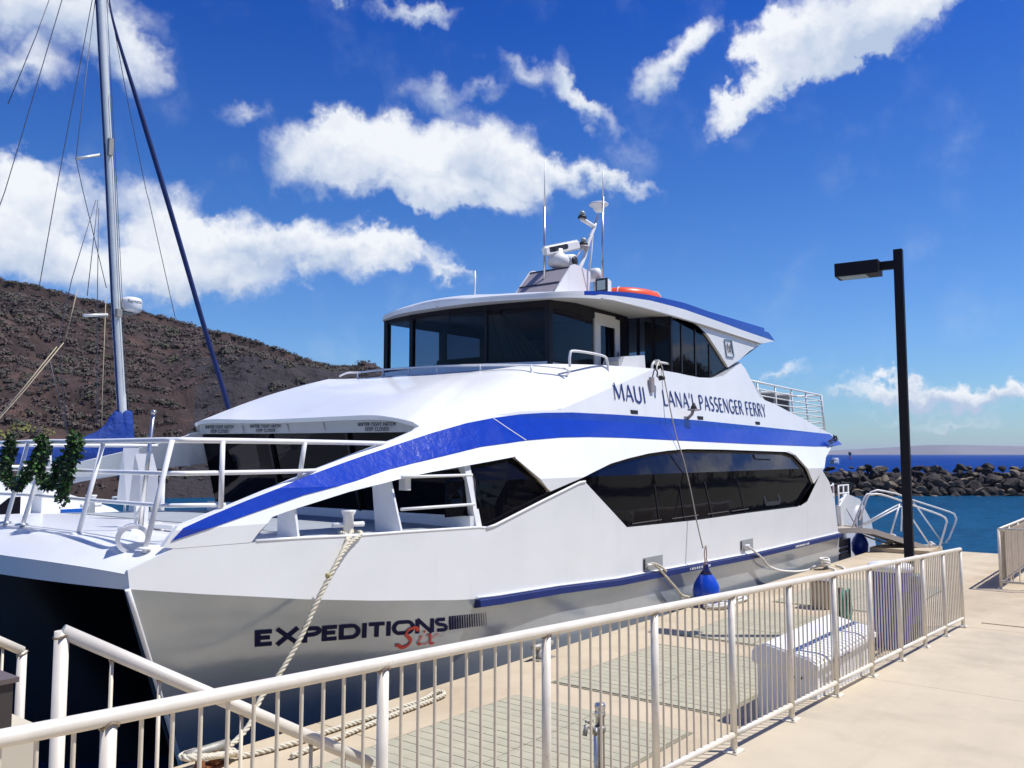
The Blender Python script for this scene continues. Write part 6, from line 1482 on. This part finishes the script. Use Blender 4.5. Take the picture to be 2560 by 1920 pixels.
dx, dy, dz = RG['dome']; mb = MB(); mb.lathe([(0, -.17), (.20, -.17), (.245, -.10), (.25, .08), (.22, .15), (.12, .18), (0, .185)], (dx+.05, dy-.02, dz), 24); dm = mb.build('radar_dome', M['whitetrim'], sb)
mb = MB(); mb.obox((dx-.12, dy, dz-.21), (.22, 0, 0), (0, .08, 0), (0, 0, .02)); mb.build('dome_bracket', M['galv'], sb)
def cyl(u, v): w = R(-150)+u; return (dx+.05+.2515*math.cos(w), dy-.02+.2515*math.sin(w), dz+v)
lettering('Raymarine', [(.30, -.01), (1.75, -.01), (.30, .10), (1.75, .10)], lambda u, v: cyl(u, v), M['black'], dm)
# sail cover lofted along the boom
bmn = RG['boom']; hh = [.60, .62, .40, .29, .23, .22, .20]; ww = [.16, .22, .22, .20, .18, .16, .15]
P = smoothpath(bmn, 6); 
mb = MB(); nn = len(P)
def cov_(u, v):
    k = round(u*(nn-1)); t = k/(nn-1)*(len(hh)-1); i = min(int(t), len(hh)-2); f = t-i; h_ = hh[i]*(1-f)+hh[i+1]*f; w_ = ww[i]*(1-f)+ww[i+1]*f; w = 2*math.pi*v
    s = 1+.06*math.sin(k*1.7+4*w)+.04*math.sin(k*.6); return (P[k].x, P[k].y+w_*math.sin(w)*s, P[k].z+h_*math.cos(w)*s)
mb.grid(cov_, nn-1, 20); mb.build('sail_cover', M['sailcover'], sb)
# collar of the cover round the mast
mb = MB(); mb.lathe([(.20, 1.9), (.22, 2.5), (.19, 3.0), (.15, 3.38), (.12, 3.42)], (10.32, 19.5, 0), 16); mb.build('cover_collar', M['sailcover'], sb)
# hull and deckhouse
def hull2(y0, yw, x0, x1, z0, z1, m, name):
    mb = MB()
    def f(u, v):
        X = x0+(x1-x0)*u; w = yw*(1-abs(2*u-1)**2.5)**.6 if u > .5 else yw*(.55+.45*min(1, u*4)); a = math.pi*(v-.5)
        return (X, y0+w*math.sin(a), z0+(z1-z0)*(1-math.cos(a)**.7 if abs(a) < math.pi/2 else 1)+.25*max(0, u-.6))
    mb.grid(f, 30, 14); return mb.build(name, m, sb)
hull2(15.0, .75, 2.0, 14.0, -1.6, .55, M['whitetrim'], 'hull'); hull2(20.6, .75, 2.0, 14.0, -1.6, .55, M['whitetrim'], 'hull')
mb = MB(); mb.box(3.0, 12.6, 14.6, 21.0, .1, .58); mb.build('deck', M['whitetrim'], sb)
pr2 = [(3.6, .55), (4.1, 1.25), (5.0, 1.62), (6.55, 1.88), (7.4, 1.80), (8.4, 1.45), (9.2, .95), (9.5, .55)]
mb = MB()
def dh(u, v):
    k = u*(len(pr2)-1); i = min(int(k), len(pr2)-2); f = k-i; x = pr2[i][0]*(1-f)+pr2[i+1][0]*f; z = pr2[i][1]*(1-f)+pr2[i+1][1]*f
    a = (2*v-1); e = 1-abs(a)**5; return (x, 18.0+3.0*a, .55+(z-.55)*e)
mb.grid(dh, 42, 24); dhs = mb.build('deckhouse', M['whitetrim'], sb)
mb = MB()
for (x0, x1, z0, z1) in ((6.42, 6.53, 1.30, 1.50), (6.86, 7.35, 1.31, 1.48)): mb.box(x0-.0, x1, 14.94, 14.99, z0, z1)
mb.build('blue_window', mat('sky_blue_cover', (.01, .15, .62), .6), dhs)
mb = MB(); mb.box(5.0, 6.2, 14.93, 14.99, .6, 1.72); mb.build('cockpit_opening', M['darkframe'], dhs)
mb = MB(); mb.box(7.6, 9.0, 14.6, 14.9, .58, 1.30); mb.build('blue_trampoline_bag', mat('blue_tarp', (.01, .12, .45), .8, bump=.5, bscale=8), sb)
# rope hanks, little tank and posts on its deck
mb = MB(); rh = random.Random(12)
for k in range(16): x = 8.05+rh.uniform(-.12, .16); mb.tube(smoothpath([(x, 14.5, 1.75+rh.uniform(-.05, .1)), (x+rh.uniform(-.04, .04), 14.46, 1.4), (x+rh.uniform(-.05, .05), 14.5, 1.0)], 4), .014, 4)
mb.build('rope_hank', M['rope'], sb)
mb = MB(); mb.tube([(7.4, 14.5, 1.32), (8.6, 14.5, 1.36)], .03, 6); mb.tube([(7.5, 14.5, 1.66), (8.2, 14.5, 1.67)], .03, 6); mb.lathe([(.09, 1.72), (.10, 1.95), (.05, 2.0)], (7.72, 14.5, 0), 12); mb.tube([(7.72, 14.5, 1.3), (7.72, 14.5, 1.72)], .02, 6); mb.tube([(8.4, 14.5, .6), (8.4, 14.5, 2.0)], .05, 6); mb.build('deck_rail', M['whitetrim'], sb)

# ------------------------------------------------------------------ small boat and beacon outside the harbour
def seapt(px, dist):  # bearing given by a photograph column, distance along the view
    k = (px-1280)/2150; return cF*dist+cR*(k*dist)
p0 = seapt(2084, 300); mo = thing('motorboat', 'small white motorboat afloat beyond the breakwater, close to the ferry stern', 'motorboat', (p0.x, p0.y, -1.2))
mR = (cR*.75+cF*.66); mF = (cF*.75-cR*.66)
mb = MB()
def mh(u, v):
    x = -2.2+4.9*u; w = .95*(1-max(0, u-.45)**2*2.9); a = math.pi*(v-.5); return tuple(p0+mR*x+mF*(w*math.sin(a))+Vector((0, 0, -1.45+(1.55+.45*u)*(1-math.cos(a)**.8))))
mb.grid(mh, 20, 12); mb.build('hull', M['whitetrim'], mo)
mb = MB(); mb.obox(p0+Vector((0, 0, .55)), mR*2.2, mF*.85, (0, 0, .05)); mb.obox(p0+mR*.4+Vector((0, 0, .75)), mR*.9, mF*.6, (0, 0, .35)); mb.build('cabin', M['whitetrim'], mo)
mb = MB(); mb.obox(p0+cR*(-.9)+Vector((0, 0, 1.9)), cR*.5, cF*.5, (0, 0, .05)); mb.tube([p0+cR*(-1.2)+Vector((0, 0, .9)), p0+cR*(-1.2)+Vector((0, 0, 1.9))], .05, 4); mb.build('bimini', M['jib'], mo)
p1 = seapt(2122, 620); bu = thing('buoy', 'tiny dark channel marker on the blue sea left of the lamp post', 'buoy', (p1.x, p1.y, -1.2))
mb = MB(); mb.lathe([(.7, -1.3), (.8, -.6), (.3, 0), (.25, 1.6)], p1, 10); mb.build('float', M['redplastic'], bu)
mb = MB(); mb.lathe([(1.0, 1.6), (1.1, 3.6), (.2, 3.9)], p1, 10); mb.build('topmark', M['black'], bu)
